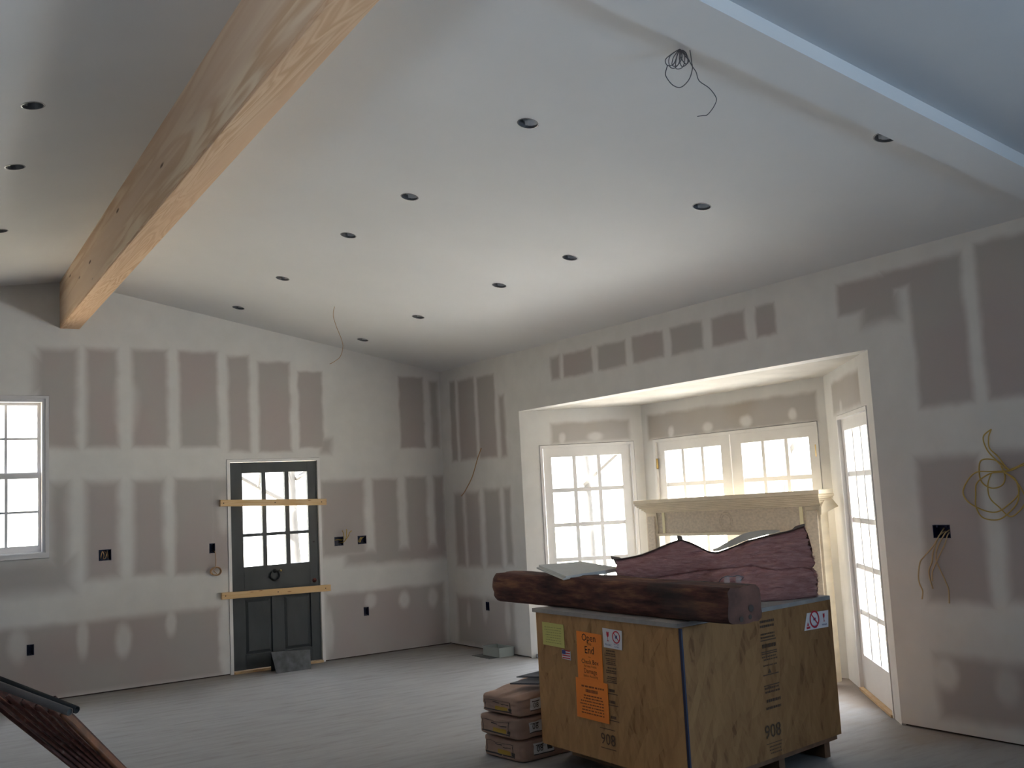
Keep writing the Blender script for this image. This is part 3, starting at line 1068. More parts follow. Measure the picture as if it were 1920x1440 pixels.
cable('yellow_cable', [V((0.0, -.834, 2.102)), V((-.03, -.80, 2.0)), V((-.04, -.776, 1.936)), V((-.05, -.698, 1.799)), V((-.05, -.578, 1.69)), V((-.03, -.48, 1.64)), V((-.03, -.425, 1.609))],
      .005, M_tan, 'short yellow cable hanging from a hole beside the back corner')

# ------------------------------------------------------------------ electrical boxes
def ebox(a0, a1, z0, z1, axis, label, wires=(), wm=None, tabs=True):
    dp = 0.07
    f = (lambda a, d, z: V((a, d, z))) if axis == 'X' else (lambda a, d, z: V((d, a, z)))
    c = f((a0 + a1) / 2, 0, z0)
    t_ = thing('electrical_box', label, 'outlet box', c, 'electrical boxes in the drywall')
    mb = MB()
    w_ = 0.003
    a0, a1 = min(a0, a1) + .001, max(a0, a1) - .001
    z0, z1 = z0 + .001, z1 - .001

    def bb(A0, A1, D0, D1, Z0, Z1):
        q, r_ = f(A0, D0, Z0), f(A1, D1, Z1)
        mb.box(q, r_)
    bb(a0, a1, dp - w_, dp, z0, z1)
    bb(a0, a0 + w_, -.001, dp, z0, z1)
    bb(a1 - w_, a1, -.001, dp, z0, z1)
    bb(a0, a1, -.001, dp, z0, z0 + w_)
    bb(a0, a1, -.001, dp, z1 - w_, z1)
    mb.build('box_shell', M_box, t_)
    mb = MB()
    am = (a0 + a1) / 2
    for zz in (z0 + .008, z1 - .008):
        for aa in ([am] if a1 - a0 < .08 else [a0 + .028, a1 - .028]):
            bb(aa - .006, aa + .006, .002, .02, zz - .006, zz + .006)
    mb.build('screw_lug', M_box, t_)['kind'] = 'stuff'
    for q in wires:
        MB().tube(spline([f(*p_) for p_ in q], 6), .0042, 6).build('wire', wm or M_yel, t_, smooth=True)
    return t_


b = BX_BACK
x0, x1, z0, z1 = b['window']
ebox(*b['window'], 'X', 'double electrical box full of curled wire below the window corner',
     [[(x0 + .03, .06, z0 + .02), (x0 + .025, .02, z0 + .05), (x0 + .035, .01, z0 + .085), (x0 + .05, .02, z0 + .05), (x0 + .045, .03, z0 + .02)],
      [(x0 + .06, .05, z0 + .085), (x0 + .07, .012, z0 + .06), (x0 + .06, .01, z0 + .02), (x0 + .045, .02, z0 + .015)],
      [(x0 + .085, .06, z0 + .09), (x0 + .083, .02, z0 + .05), (x0 + .088, .04, z0 + .02)]], M_tan)
x0, x1, z0, z1 = b['switch']
ebox(*b['switch'], 'X', 'single switch box on the wall left of the charcoal door')
x0, x1, z0, z1 = b['pair_a']
ebox(*b['pair_a'], 'X', 'electrical box beside the door with wires bristling up out of it',
     [[(x1 - .02, .05, z0 + .03), (x1 + .0, -.03, z0 + .045), (x1 + .015, -.045, z0 + .10), (x1 + .02, -.045, z0 + .17)],
      [(x1 - .03, .05, z0 + .03), (x1 - .01, -.03, z0 + .04), (x1 + .03, -.05, z0 + .09), (x1 + .05, -.05, z0 + .13), (x1 + .075, -.05, z0 + .15)],
      [(x1 - .02, .05, z0 + .05), (x1 - .01, -.03, z0 + .07), (x1 - .015, -.045, z0 + .12), (x1 - .03, -.045, z0 + .16)],
      [(x0 + .03, .06, z0 + .06), (x0 + .05, .02, z0 + .065), (x1 - .02, .0, z0 + .06)]])
x0, x1, z0, z1 = b['pair_b']
ebox(*b['pair_b'], 'X', 'electrical box with folded yellow wires, second right of the door',
     [[(x0 + .02, .05, z0 + .015), (x0 + .025, .01, z0 + .05), (x0 + .045, .008, z0 + .07), (x0 + .04, .02, z0 + .02)],
      [(x0 + .04, .05, z0 + .02), (x0 + .055, .01, z0 + .06), (x0 + .085, .02, z0 + .078)]])
ebox(*b['low_right'], 'X', 'low outlet box on the wall right of the charcoal door')
ebox(*b['low_left'], 'X', 'low outlet box on the back wall under the window')
b = BX_RIGHT
ebox(*b['low_corner'], 'Y', 'low outlet box between the room corner and the bay')
ebox(*b['cables'], 'Y', 'blue box on the right wall with cream cables hanging out',
     [[(-6.123, .05, 1.24), (-6.12, .0, 1.20), (-6.082, -.025, 1.13), (-6.02, -.03, 1.07), (-5.985, -.03, 1.03), (-5.965, -.03, .947), (-5.968, -.03, .90), (-5.985, -.03, .855), (-5.975, -.03, .805)],
      [(-6.13, .05, 1.22), (-6.113, .0, 1.19), (-6.085, -.03, 1.10), (-6.07, -.03, 1.04), (-6.043, -.03, .982), (-6.045, -.03, .93), (-6.058, -.03, .872)],
      [(-6.16, .05, 1.23), (-6.15, .0, 1.20), (-6.115, -.03, 1.12), (-6.10, -.03, 1.05), (-6.125, -.035, .99), (-6.15, -.03, .92), (-6.165, -.03, .87), (-6.16, -.03, .79)],
      [(-6.17, .05, 1.22), (-6.175, .0, 1.20), (-6.165, -.03, 1.14), (-6.12, -.04, 1.06), (-6.085, -.04, 1.0), (-6.07, -.04, .97), (-6.062, -.035, .92)]], M_cream)
mb = MB()
rnd = random.Random(3)
for k in range(5):
    c = V((-2.595 + rnd.uniform(-.006, .006), -.02 - .006 * k, 1.005))
    rx, rz = .040 + rnd.uniform(0, .014), .034 + rnd.uniform(0, .012)
    mb.tube([c + V((rx * math.cos(a), .004 * math.sin(2 * a), rz * math.sin(a))) for a in np.linspace(0, 6.283, 20, endpoint=False)], .0035, 6, closed=True)
mb.tube(spline([V((-2.60, .02, 1.20)), V((-2.592, -.012, 1.18)), V((-2.589, -.02, 1.10)), V((-2.60, -.03, 1.035)), V((-2.62, -.045, 1.01)), V((-2.59, -.048, .98))], 6), .0035, 6)
tag(mb.build('wire_coil', M_tan, smooth=True), 'small round coil of tan wire hanging below the switch box', 'cable')

# ------------------------------------------------------------------ door braces
for nm, xa, za, xb, zb_, lab in (('upper', -2.543, 1.6575, -1.431, 1.6195, 'rough pine batten screwed across the upper glass of the charcoal door'),
                                 ('lower', -2.543, 0.7605, -1.414, 0.7385, 'rough pine batten screwed across the middle of the charcoal door')):
    t_ = thing('door_batten', lab, 'batten', ((xa + xb) / 2, -.01, (za + zb_) / 2 - .03))
    ex = V((xb - xa, 0, zb_ - za))
    ez = V((-(zb_ - za), 0, xb - xa)).normalized() * .064
    MB().obox(V((xa, -.046, za)) - ez / 2, ex, (0, .036, 0), ez).build('board', M_lum, t_, bevel=.002)
    for q in (.03, .95, .5):
        MB().lathe([(0, 0), (.006, 0), (.005, .002), (0, .002)], V((xa, -.046, za)) + ex * q, (0, -1, 0), 8).build('screw', M_black, t_)

# ------------------------------------------------------------------ folded metal by the door
M_sheet = simple('dusty_sheet_metal', (0.062, 0.066, 0.07), 0.5, metal=0.3, var=0.5, scale=14)
t_ = thing('metal_trough', 'dusty dark grey folded metal trough on the floor before the door', 'trough', (-1.94, -.2, 0))
A, Bq, Cq, Dq = V((-2.115, -.315, 0)), V((-1.765, -.315, 0)), V((-1.745, -.255, .175)), V((-2.145, -.255, .20))
E_, F2 = V((-2.10, -.13, 0)), V((-1.765, -.13, 0))
mb = MB()
mb.prism([A, Bq, Cq, Dq], (0, .006, 0))
mb.build('front_sheet', M_sheet, t_)
MB().prism([E_, F2, Cq + V((0, .008, 0)), Dq + V((0, .008, 0))], (0, .006, 0)).build('rear_sheet', M_sheet, t_)
MB().prism([Bq + V((0, .006, 0)), F2, Cq + V((0, .01, -.002))], (-.005, 0, 0)).build('end_sheet', M_sheet, t_)

# clear plastic tray by the right wall
m, nt, p = mat('cloudy_plastic')
p.inputs['Base Color'].default_value = (0.46, 0.50, 0.47, 1)
p.inputs['Roughness'].default_value = 0.3
p.inputs['Transmission Weight'].default_value = 0.35
M_cloud = m
t_ = thing('plastic_tray', 'cloudy grey plastic tray on the floor against the right wall', 'tray', (-.12, -1.16, 0))
mb = MB()
mb.box((-.205, -1.31, .004), (-.03, -1.01, .010))
mb.box((-.205, -1.31, .010), (-.200, -1.01, .094)).box((-.035, -1.31, .010), (-.03, -1.01, .094))
mb.box((-.200, -1.31, .010), (-.035, -1.305, .094)).box((-.200, -1.015, .010), (-.035, -1.01, .094))
mb.build('tray_body', M_cloud, t_)
mb = MB()
mb.box((-.212, -1.318, .088), (-.2051, -1.002, .095)).box((-.2051, -1.318, .088), (-.024, -1.3101, .095))
mb.build('rim', M_cloud, t_)
MB().box((-.30, -1.28, 0.0), (-.02, -.94, .0038)).build('base_sheet', M_sheet, t_)
mb = MB().lathe([(.012, -.008), (.021, -.008), (.021, .008), (.012, .008), (.012, -.008)], (.035, -1.625, .021), (.5, -.85, 0), 18)
tag(mb.build('tape_roll', M_can), 'tiny grey roll standing at the left foot of the bay', 'tape roll')

# ------------------------------------------------------------------ mantel in the bay
M_mantel = simple('cream_mantel_wood', (0.70, 0.61, 0.45), 0.55, var=0.10, scale=5, stretch=(1, 1, 3))
M_frieze = simple('mantel_frieze_wood', (0.58, 0.49, 0.37), 0.6, var=0.14, scale=60, stretch=(1, .6, 1))
M_strap = simple('pale_yellow_tape', (0.82, 0.75, 0.48), 0.5)
t_ = thing('fireplace_mantel', 'cream wooden fireplace mantel standing in the bay behind the crate', 'mantel', (.75, -3.6, 0))
yl, yr = -2.53, -4.722       # shelf ends
zs = lambda y, z: z + (y - yl) / (yr - yl) * 0.030 - 0.012    # the mantel stands a touch out of level


def ybox(x0, x1, y0, y1, z0, z1):
    vs = []
    for y in (y0, y1):
        vs += [(x0, y, zs(y, z0)), (x1, y, zs(y, z0)), (x1, y, zs(y, z1)), (x0, y, zs(y, z1))]
    return vs, [(0, 3, 2, 1), (4, 5, 6, 7), (0, 1, 5, 4), (1, 2, 6, 5), (2, 3, 7, 6), (3, 0, 4, 7)]


MB().add(*ybox(.600, .770, yl, yr, 1.452, 1.486)).build('shelf', M_mantel, t_, bevel=.004)
mb = MB()
for k, (ov, z0, z1) in enumerate([(.105, 1.432, 1.4515), (.088, 1.418, 1.4315), (.066, 1.402, 1.4175), (.046, 1.388, 1.4015), (.026, 1.374, 1.3875), (.012, 1.362, 1.3735)]):
    mb.add(*ybox(.72 - ov, .80, -2.575 + ov * .45, -4.625 - ov * .75, z0, z1))
mb.build('crown_moulding', M_mantel, t_, bevel=.003)
MB().add(*ybox(.722, .75, -2.70, -4.49, 1.168, 1.362)).build('frieze_board', M_frieze, t_)
for y0, y1 in ((-2.572, -2.722), (-4.476, -4.628)):
    lg = MB().add(*ybox(.712, .80, y0, y1, 0.012, 1.361)).build('leg', M_mantel, t_, bevel=.003)
    MB().add(*ybox(.700, .7118, y0 - .022, y1 + .022, 0.20, 1.33)).build('leg_panel', M_frieze, lg, bevel=.004)
    MB().add(*ybox(.692, .7115, y0 + .006, y1 - .006, 0.012, 0.17)).build('plinth', M_mantel, lg, bevel=.003)
mb = MB()
mb.add(*ybox(.708, .745, -2.722, -4.476, 1.146, 1.170))
mb.add(*ybox(.708, .745, -2.722, -2.745, 0.02, 1.146))
mb.add(*ybox(.708, .745, -4.453, -4.476, 0.02, 1.146))
mb.build('opening_trim', M_mantel, t_, bevel=.003)
for y in (-2.79, -4.415):
    MB().add(*ybox(.7165, .7215, y, y - .034, 1.172, 1.36)).build('tape_strap', M_strap, t_)
md = MB().tube([V((.7215, -3.60 + .075 * math.cos(a), zs(-3.6, 1.265) + .075 * math.sin(a))) for a in np.linspace(0, 6.283, 28, endpoint=False)], .004, 6, closed=True)
md.tube([V((.7215, -3.60 + .055 * math.cos(a), zs(-3.6, 1.265) + .055 * math.sin(a))) for a in np.linspace(0, 6.283, 28, endpoint=False)], .003, 6, closed=True)
md.build('medallion', M_frieze, t_, smooth=True)


def pix(px, py, depth):
    return CP + (CF + CR * ((px - 960) / 1898.0155) + CU * ((720 - py) / 1898.0155)) * depth


def pix_plane(px, py, n, q):
    d = CF + CR * ((px - 960) / 1898.0155) + CU * ((720 - py) / 1898.0155)
    n, q = V(n), V(q)
    return CP + d * ((q - CP).dot(n) / d.dot(n))


ck = [pix_plane(*q, (0, 1, 0), (0, -4.665, 0)) for q in [(1553, 926), (1572, 949), (1540, 965), (1540, 950), (1546, 936)]]
MB().prism(ck, (0, .018, 0)).build('end_bracket', M_mantel, t_)

# ------------------------------------------------------------------ crate
X0, X1, Y0, Y1, ZA, ZB = -2.200, -0.868, -6.13, -4.88, 0.13, 0.884
yb = lambda x: Y0 + (x - X0) * 0.13          # near side runs slightly askew
M_osbL = osb('oriented_strand_board_a', 'YZ', (.46, .265, .115), (.19, .085, .035))
M_osbR = osb('oriented_strand_board_shaded', 'XZ', (.33, .18, .075), (.13, .055, .022))  # darker copy of the board, shade of the near face put into its colour
M_lidedge = simple('grey_board_edge', (0.33, 0.31, 0.29), 0.8, var=0.15, scale=12)
M_pallet = simple('rough_brown_pallet_wood', (0.16, 0.085, 0.045), 0.8, var=0.35, scale=9)
M_pallet2 = simple('pale_pallet_wood', (0.40, 0.27, 0.15), 0.8, var=0.2, scale=9)
M_blue = simple('dark_blue_edge_band', (0.02, 0.024, 0.06), 0.6)
M_print = simple('black_stamp_ink', (0.10, 0.055, 0.03), 0.8)
cr_ = thing('shipping_crate', 'large strand board shipping crate on a pallet with orange notices', 'crate', (-1.53, -5.45, 0))
MB().box((X0, Y0 + .02, ZA), (X0 + .018, Y1, ZB)).build('side_panel', M_osbL, cr_)
P4 = [V((X0 + .001, Y0, ZA)), V((X1, yb(X1), ZA)), V((X1, yb(X1), ZB)), V((X0 + .001, Y0, ZB))]
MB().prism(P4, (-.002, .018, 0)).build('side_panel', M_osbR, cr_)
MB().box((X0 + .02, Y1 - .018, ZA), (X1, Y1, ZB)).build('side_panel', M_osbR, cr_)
MB().box((X1 - .018, yb(X1) + .02, ZA), (X1, Y1 - .02, ZB)).build('side_panel', M_osbL, cr_)
MB().prism([V((X0 - .012, Y0 + .012, ZB)), V((X1 + .006, yb(X1) + .005, ZB)), V((X1 + .006, Y1 + .02, ZB)), V((X0 - .012, Y1 + .02, ZB))], (0, 0, .022)).build('lid', M_lidedge, cr_)
MB().prism([V((X0 + .02, Y0 + .03, ZA)), V((X1 - .02, yb(X1) + .03, ZA)), V((X1 - .02, Y1 - .02, ZA)), V((X0 + .02, Y1 - .02, ZA))], (0, 0, .012)).build('floor_panel', M_osbL, cr_)
MB().box((X0 - .004, Y0 - .004, ZA - .002), (X0 + .006, Y0 + .012, ZB - .002)).build('edge_band', M_blue, cr_)
mb = MB()
mb.prism([V((X0 + .05, Y0 + .012, ZA - .026)), V((X1 - .03, yb(X1) + .008, ZA - .026)), V((X1 - .03, yb(X1) + .11, ZA - .026)), V((X0 + .05, Y0 + .11, ZA - .026))], (0, 0, .024))
mb.build('deck_board', M_pallet, cr_)
MB().box((X0 + .05, Y1 - .12, ZA - .026), (X1 - .03, Y1 - .02, ZA - .002)).build('deck_board', M_pallet, cr_)
MB().box((X0 + .05, -5.6, ZA - .026), (X1 - .03, -5.45, ZA - .002)).build('deck_board', M_pallet, cr_)
for i, x in enumerate((-1.93, -1.42, -.955)):
    MB().box((x, [-6.02, -5.98, -5.90][i], 0), (x + .045, [-4.80, -4.86, -4.86][i], ZA - .0262)).build('runner', M_pallet2 if i == 0 else M_pallet, cr_)

# papers and prints on the left face of the crate (x = X0, seen from -x; right-hand = -y)
EXL, EZ = V((0, -1, 0)), V((0, 0, 1))
M_yellow = simple('yellow_slip', (0.62, 0.58, 0.18), 0.8)
M_orange = simple('orange_notice', (0.95, 0.27, 0.035), 0.75)
M_ink = simple('dark_print', (0.03, 0.015, 0.01), 0.8)
M_ink2 = simple('brown_print', (0.28, 0.07, 0.015), 0.8)
M_sticker = simple('white_sticker', (0.72, 0.70, 0.72), 0.6)
M_red = simple('red_print', (0.55, 0.02, 0.04), 0.6)
M_blueink = simple('blue_print', (0.03, 0.05, 0.22), 0.6)


def sheet(name, corners, m_, n, parent, th=.0025):
    return MB().prism(corners, V(n) * th).build(name, m_, parent)


def marks(name, m_, parent, items):
    """items: list of (verts, faces)"""
    mb = MB()
    for q in items:
        mb.add(*q)
    o = mb.build(name, m_, parent)
    o['kind'] = 'stuff'
    return o


def flatquad(o, ex, ez, w_, h_):
    o, ex, ez = V(o), V(ex), V(ez)
    return [o, o + ex * w_, o + ex * w_ + ez * h_, o + ez * h_], [(0, 1, 2, 3)]


def scribble(o, ex, ez, w_, h_, rows, seed, fill=.45):
    rg = random.Random(seed)
    out = []
    for i in range(rows):
        y = h_ * (1 - (i + .8) / rows)
        x = rg.uniform(0, .12) * w_
        while x < w_ * .95:
            l = rg.uniform(.04, .13) * w_
            out.append(flatquad(V(o) + V(ex) * x + V(ez) * y, ex, ez, min(l, w_ - x), h_ / rows * fill))
            x += l + rg.uniform(.015, .04) * w_
    return out


def ringmesh(o, ex, ez, r0, r1, n=28):
    o, ex, ez = V(o), V(ex), V(ez)
    vs, fs = [], []
    for i in range(n):
        a = 2 * math.pi * i / n
        d = ex * math.cos(a) + ez * math.sin(a)
        vs += [o + d * r0, o + d * r1]
    for i in range(n):
        j = (i + 1) % n
        fs.append((2 * i, 2 * i + 1, 2 * j + 1, 2 * j))
    return vs, fs


def goblet(o, ex, ez, h):
    o, ex, ez = V(o), V(ex), V(ez)
    g = lambda a, b: o + ex * a * h + ez * b * h
    pts = [(-.16, 0), (.16, 0), (.16, .05), (.03, .09), (.03, .42), (.14, .52), (.19, .68), (.19, 1.0), (.05, 1.0), (.02, .86), (-.04, 1.0), (-.19, 1.0), (-.19, .68), (-.14, .52), (-.03, .42), (-.03, .09), (-.16, .05)]
    tri = tessellate_polygon([[V((a, b, 0)) for a, b in pts]])
    return [g(a, b) for a, b in pts], [tuple(q) for q in tri]


xf = X0 - .0015
PL = lambda y, z, k=0: V((xf - k, y, z))
nL_ = (-1, 0, 0)
s_ = sheet('yellow_slip', [PL(-4.945, .832), PL(-4.945, .702), PL(-5.157, .697), PL(-5.155, .829)], M_yellow, nL_, cr_)
marks('handwriting', simple('faint_pencil', (.34, .32, .10), .8), s_, scribble(PL(-4.965, .715, .0032), EXL, EZ, .17, .10, 7, 1, .25))
s_ = sheet('flag_sticker', [PL(-5.128, .690), PL(-5.128, .640), PL(-5.208, .635), PL(-5.208, .685)], M_sticker, nL_, cr_)
it = [flatquad(PL(-5.13 - .002, .642 + k * .0135, .0032), EXL, EZ, .074, .0065) for k in range(4)]
marks('stripes', M_red, s_, it)
marks('canton', M_blueink, s_, [flatquad(PL(-5.131, .666, .0038), EXL, EZ, .034, .022)])
s_ = sheet('orange_notice', [PL(-5.276, .806), PL(-5.270, .540), PL(-5.492, .535), PL(-5.500, .801)], M_orange, nL_, cr_)
yc = -5.386


def tx(s, z, size, k=.0032, c=yc):
    return text_mb(s, PL(c, z, k), EXL, EZ, size)


marks('lettering', M_ink, s_, [tx('Open', .757, .056), tx('End', .690, .058), tx('Check Box', .634, .034)])
marks('small_lettering', M_ink2, s_, [tx('This', .735, .026), tx('then', .668, .012), tx('For Any Visible', .615, .018), tx('Damage', .583, .036), tx('Before Accepting', .562, .018)])
s_ = sheet('orange_notice', [PL(-5.250, .550, .003), PL(-5.245, .335, .003), PL(-5.528, .334, .003), PL(-5.531, .546, .003)], M_orange, nL_, cr_)
it = scribble(PL(-5.285, .502, .0062), EXL, EZ, .215, .018, 1, 5, .5) + scribble(PL(-5.30, .44, .0062), EXL, EZ, .19, .03, 2, 6, .45) + scribble(PL(-5.28, .36, .0062), EXL, EZ, .21, .08, 5, 7, .4)
it += scribble(PL(-5.33, .475, .0062), EXL, EZ, .12, .02, 1, 9, .85)
marks('small_print', M_ink2, s_, it)


def fragile(parent, P, ex, w_, h_, swap=False):
    """white care sticker: wine glass + FRAGILE, barred circle + DO NOT TUMBLE"""
    c1, c2 = (.27, .73) if not swap else (.80, .38)
    marks('red_symbols', M_red, parent, [goblet(P(c1 * w_, .36 * h_), ex, EZ, .50 * h_), ringmesh(P(c2 * w_, .62 * h_), ex, EZ, .17 * w_, .215 * w_),
                                         (lambda q: q)(flatquad(P(c2 * w_ - .13 * w_, .62 * h_ + .11 * w_), (V(ex) - EZ).normalized(), (V(ex) + EZ).normalized(), .34 * w_, .035 * w_))])
    zz = [text_mb('FRAGILE', P(c1 * w_, .12 * h_), ex, EZ, .15 * h_), text_mb('DO NOT', P(c2 * w_, .20 * h_), ex, EZ, .115 * h_), text_mb('TUMBLE', P(c2 * w_, .07 * h_), ex, EZ, .115 * h_)]
    zz.append(flatquad(P(c2 * w_ - .05 * w_, .55 * h_), ex, EZ, .1 * w_, .16 * h_))
    marks('lettering', M_blueink, parent, zz)


s_ = sheet('care_sticker', [PL(-5.514, .840, .001), PL(-5.518, .738, .001), PL(-5.671, .735, .001), PL(-5.677, .836, .001)], M_sticker, nL_, cr_)
fragile(s_, lambda a, b: PL(-5.516 - a, .737 + b, .0042), EXL, .155, .10)
it = [tx('908', .222, .085, .002, -5.505), flatquad(PL(-5.44, .303, .002), EXL, EZ, .13, .004), flatquad(PL(-5.44, .200, .002), EXL, EZ, .13, .004)]
for k, (za, n_) in enumerate([(.70, 2), (.655, 3), (.61, 2), (.56, 3), (.50, 1), (.44, 1), (.36, 1)]):
    it += scribble(PL(-5.525 if za > .53 else -5.535, za, .002), EXL, EZ, .085 if za > .53 else .05, .03, n_, 20 + k, .5)
    it.append(flatquad(PL(-5.525, za - .006, .002), EXL, EZ, .085, .004))
marks('stamped_print', M_print, cr_, it)

# right (near) face of the crate
ER = V((1, .13, 0)).normalized()
nR_ = V((.13, -1, 0)).normalized()
PR = lambda x, z, k=0: V((x, yb(x), z)) + nR_ * (.0012 + k)
s_ = sheet('care_sticker', [PR(-1.117, .834), PR(-1.154, .741), PR(-.915, .735), PR(-.902, .828)], M_sticker, nR_, cr_)
fragile(s_, lambda a, b: PR(-1.135 + a, .738 + b, .0042), ER, .225, .09, swap=True)
marks('red_mark', M_red, s_, [flatquad(PR(-1.133, .748, .0042), ER, EZ, .035, .012), ([PR(-1.128, .765, .0042), PR(-1.108, .765, .0042), PR(-1.117, .785, .0042)], [(0, 1, 2)])])
it = []
for k, (za, h_, n_) in enumerate([(.80, .05, 2), (.745, .035, 2), (.69, .04, 1), (.63, .03, 2), (.60, .015, 1), (.46, .04, 2), (.41, .03, 1), (.375, .025, 1)]):
    it += scribble(PR(-1.565, za, .002), ER, EZ, .14, h_, n_, 40 + k, .5)
for za in (.735, .675, .665, .555, .50):
    it.append(flatquad(PR(-1.565, za, .002), ER, EZ, .14, .006))
it.append(([PR(-1.505, .59, .002), PR(-1.52, .565, .002), PR(-1.49, .565, .002)], [(0, 1, 2)]))
it += [text_mb('T', PR(-1.52, .47, .002), ER, EZ, .04), text_mb('908', PR(-1.515, .235, .002), ER, EZ, .10), flatquad(PR(-1.58, .205, .002), ER, EZ, .14, .004)]
it += scribble(PR(-1.56, .15, .002), ER, EZ, .11, .05, 3, 60, .4)
marks('stamped_print', M_print, cr_, it)

# ------------------------------------------------------------------ hewn timber across the crate
m, nt, p = mat('old_hewn_timber')
L = nt.links
p.inputs['Roughness'].default_value = 0.85
p.inputs['Specular IOR Level'].default_value = 0.15
t = nd(nt, 'ShaderNodeTexCoord')
mp = nd(nt, 'ShaderNodeMapping')
mp.inputs['Scale'].default_value = (14, 2.2, 14)
L.new(t.outputs['Object'], mp.inputs[0])
n1 = nd(nt, 'ShaderNodeTexNoise')
n1.inputs['Scale'].default_value = 1.5
n1.inputs['Detail'].default_value = 7
n1.inputs['Roughness'].default_value = .62
L.new(mp.outputs[0], n1.inputs['Vector'])
cr = nd(nt, 'ShaderNodeValToRGB')
e = cr.color_ramp.elements
e[0].position, e[0].color = .34, (.035, .020, .018, 1)
e[1].position, e[1].color = .72, (.26, .13, .07, 1)
q = e.new(.52)
q.color = (.11, .050, .040, 1)
L.new(n1.outputs['Fac'], cr.inputs[0])
n2 = nd(nt, 'ShaderNodeTexNoise')
n2.inputs['Scale'].default_value = 3.2
n2.inputs['Detail'].default_value = 4
L.new(t.outputs['Object'], n2.inputs['Vector'])
r = nd(nt, 'ShaderNodeMapRange', interpolation_type='SMOOTHSTEP')
r.inputs[1].default_value, r.inputs[2].default_value, r.inputs[4].default_value = .5, .72, .6
L.new(n2.outputs['Fac'], r.inputs[0])
mix = nd(nt, 'ShaderNodeMix', data_type='RGBA')
L.new(r.outputs[0], mix.inputs[0])
L.new(cr.outputs[0], mix.inputs[6])
mix.inputs[7].default_value = (.055, .048, .043, 1)
L.new(mix.outputs[2], p.inputs['Base Color'])
bm = nd(nt, 'ShaderNodeBump')
bm.inputs['Strength'].default_value = .6
bm.inputs['Distance'].default_value = .012
L.new(n1.outputs['Fac'], bm.inputs['Height'])
L.new(bm.outputs[0], p.inputs['Normal'])
M_hewn = m
M_sawn = simple('sawn_timber_end', (.125, .056, .038), .85, var=.45, scale=11)
zl = ZB + .0225
ya, yz = -6.405, -4.27
NL, NS = 54, 28
vs, fs = [], []
for i in range(NL + 1):
    y = ya + (yz - ya) * i / NL
    for k in range(NS):
        a = 2 * math.pi * k / NS
        c, s = math.cos(a), math.sin(a)
        pw = 8.0
        rr_ = 1 / (abs(c) ** pw + abs(s) ** pw) ** (1 / pw)
        hx, hz = .112, .086
        e0 = max(0, (y - (yz - .10)) / .10)
        shr = math.sqrt(max(0.0, 1 - (e0 * .93) ** 2.4)) * .35 + .65 if e0 > 0 else 1
        nz_ = noise.noise(V((c * 1.3, y * 1.6, s * 1.3))) * .012 + noise.noise(V((c * 4, y * 6, s * 4 + 9))) * .005
        x = -2.022 + c * rr_ * hx * shr + c * nz_ + .012 * math.sin(y * 2.3)
        z = zl + .087 + s * rr_ * (hz + (.008 if s > 0 else 0)) * shr + s * nz_
        if k == 0 and i == 0:
            pass
        vs.append((x, y, max(zl + .001, z)))
for i in range(NL):
    for k in range(NS):
        l = (k + 1) % NS
        fs.append((i * NS + k, (i + 1) * NS + k, (i + 1) * NS + l, i * NS + l))
hw = thing('hewn_timber', 'old dark hewn timber lying along the crate and overhanging its end', 'timber', (-2.02, -5.3, zl))
body = MB().add(vs, fs + [tuple(NL * NS + k for k in range(NS))[::-1]]).build('log_body', M_hewn, hw, smooth=True)
ring = [V(vs[k]) for k in range(NS)]
cc = sum(ring, V((0, 0, 0))) / NS
MB().add([q + V((0, -.0005, 0)) for q in ring] + [cc], [(k, (k + 1) % NS, NS) for k in range(NS)]).build('sawn_end', M_sawn, hw)
for (x, z, r_) in ((-1.99, zl + .07, .018), (-2.0, zl + .03, .012), (-2.06, zl + .025, .014)):
    MB().lathe([(r_, -.0015), (r_ * .7, -.002), (0, -.0022)], (x, ya - .001, z), (0, 1, 0), 10).build('knot', M_dark_gap, hw)

# pale slab resting on the timber
Q4, Q1, Q3 = V((-2.15, -5.109, 1.074)), V((-2.12, -4.797, 1.128)), V((-1.739, -5.139, 1.092))
nn = (Q1 - Q4).cross(Q3 - Q4).normalized()
if nn.z < 0:
    nn = -nn
Q2 = pix_plane(1088, 1054, nn, Q4 + nn * .018)
Q2 = Q2 - nn * .018
M_slab = simple('pale_tile', (0.66, 0.65, 0.60), 0.7, var=.08, scale=6)
t_ = thing('pale_slab', 'two pale grey tiles stacked on the far end of the old timber', 'tile', (Q4 + Q2) / 2)
MB().prism([Q4, Q3, Q2, Q1], nn * .010).build('tile', M_slab, t_, bevel=.0015)
sh = (Q3 - Q4) * .04 + (Q1 - Q4) * .0
MB().prism([Q4 + nn * .0105 + sh, Q3 + nn * .0105, Q2 + nn * .0105, Q1 + nn * .0105 + sh], nn * .012).build('tile', M_slab, t_, bevel=.0015)

# ------------------------------------------------------------------ pink insulation batts
m, nt, p = mat('pink_glass_wool')
L = nt.links
p.inputs['Roughness'].default_value = 1.0
p.inputs['Specular IOR Level'].default_value = 0.0
t = nd(nt, 'ShaderNodeTexCoord')
mp = nd(nt, 'ShaderNodeMapping')
mp.inputs['Rotation'].default_value = (.12, .1, 0)
mp.inputs['Scale'].default_value = (7, 7, 38)
L.new(t.outputs['Object'], mp.inputs[0])
n1 = nd(nt, 'ShaderNodeTexNoise')
n1.inputs['Scale'].default_value = 1.6
n1.inputs['Detail'].default_value = 7
n1.inputs['Roughness'].default_value = .7
n1.inputs['Distortion'].default_value = .8
L.new(mp.outputs[0], n1.inputs['Vector'])
cr = nd(nt, 'ShaderNodeValToRGB')
e = cr.color_ramp.elements
e[0].position, e[0].color = .28, (.42, .175, .165, 1)
e[1].position, e[1].color = .70, (.68, .39, .345, 1)
L.new(n1.outputs['Fac'], cr.inputs[0])
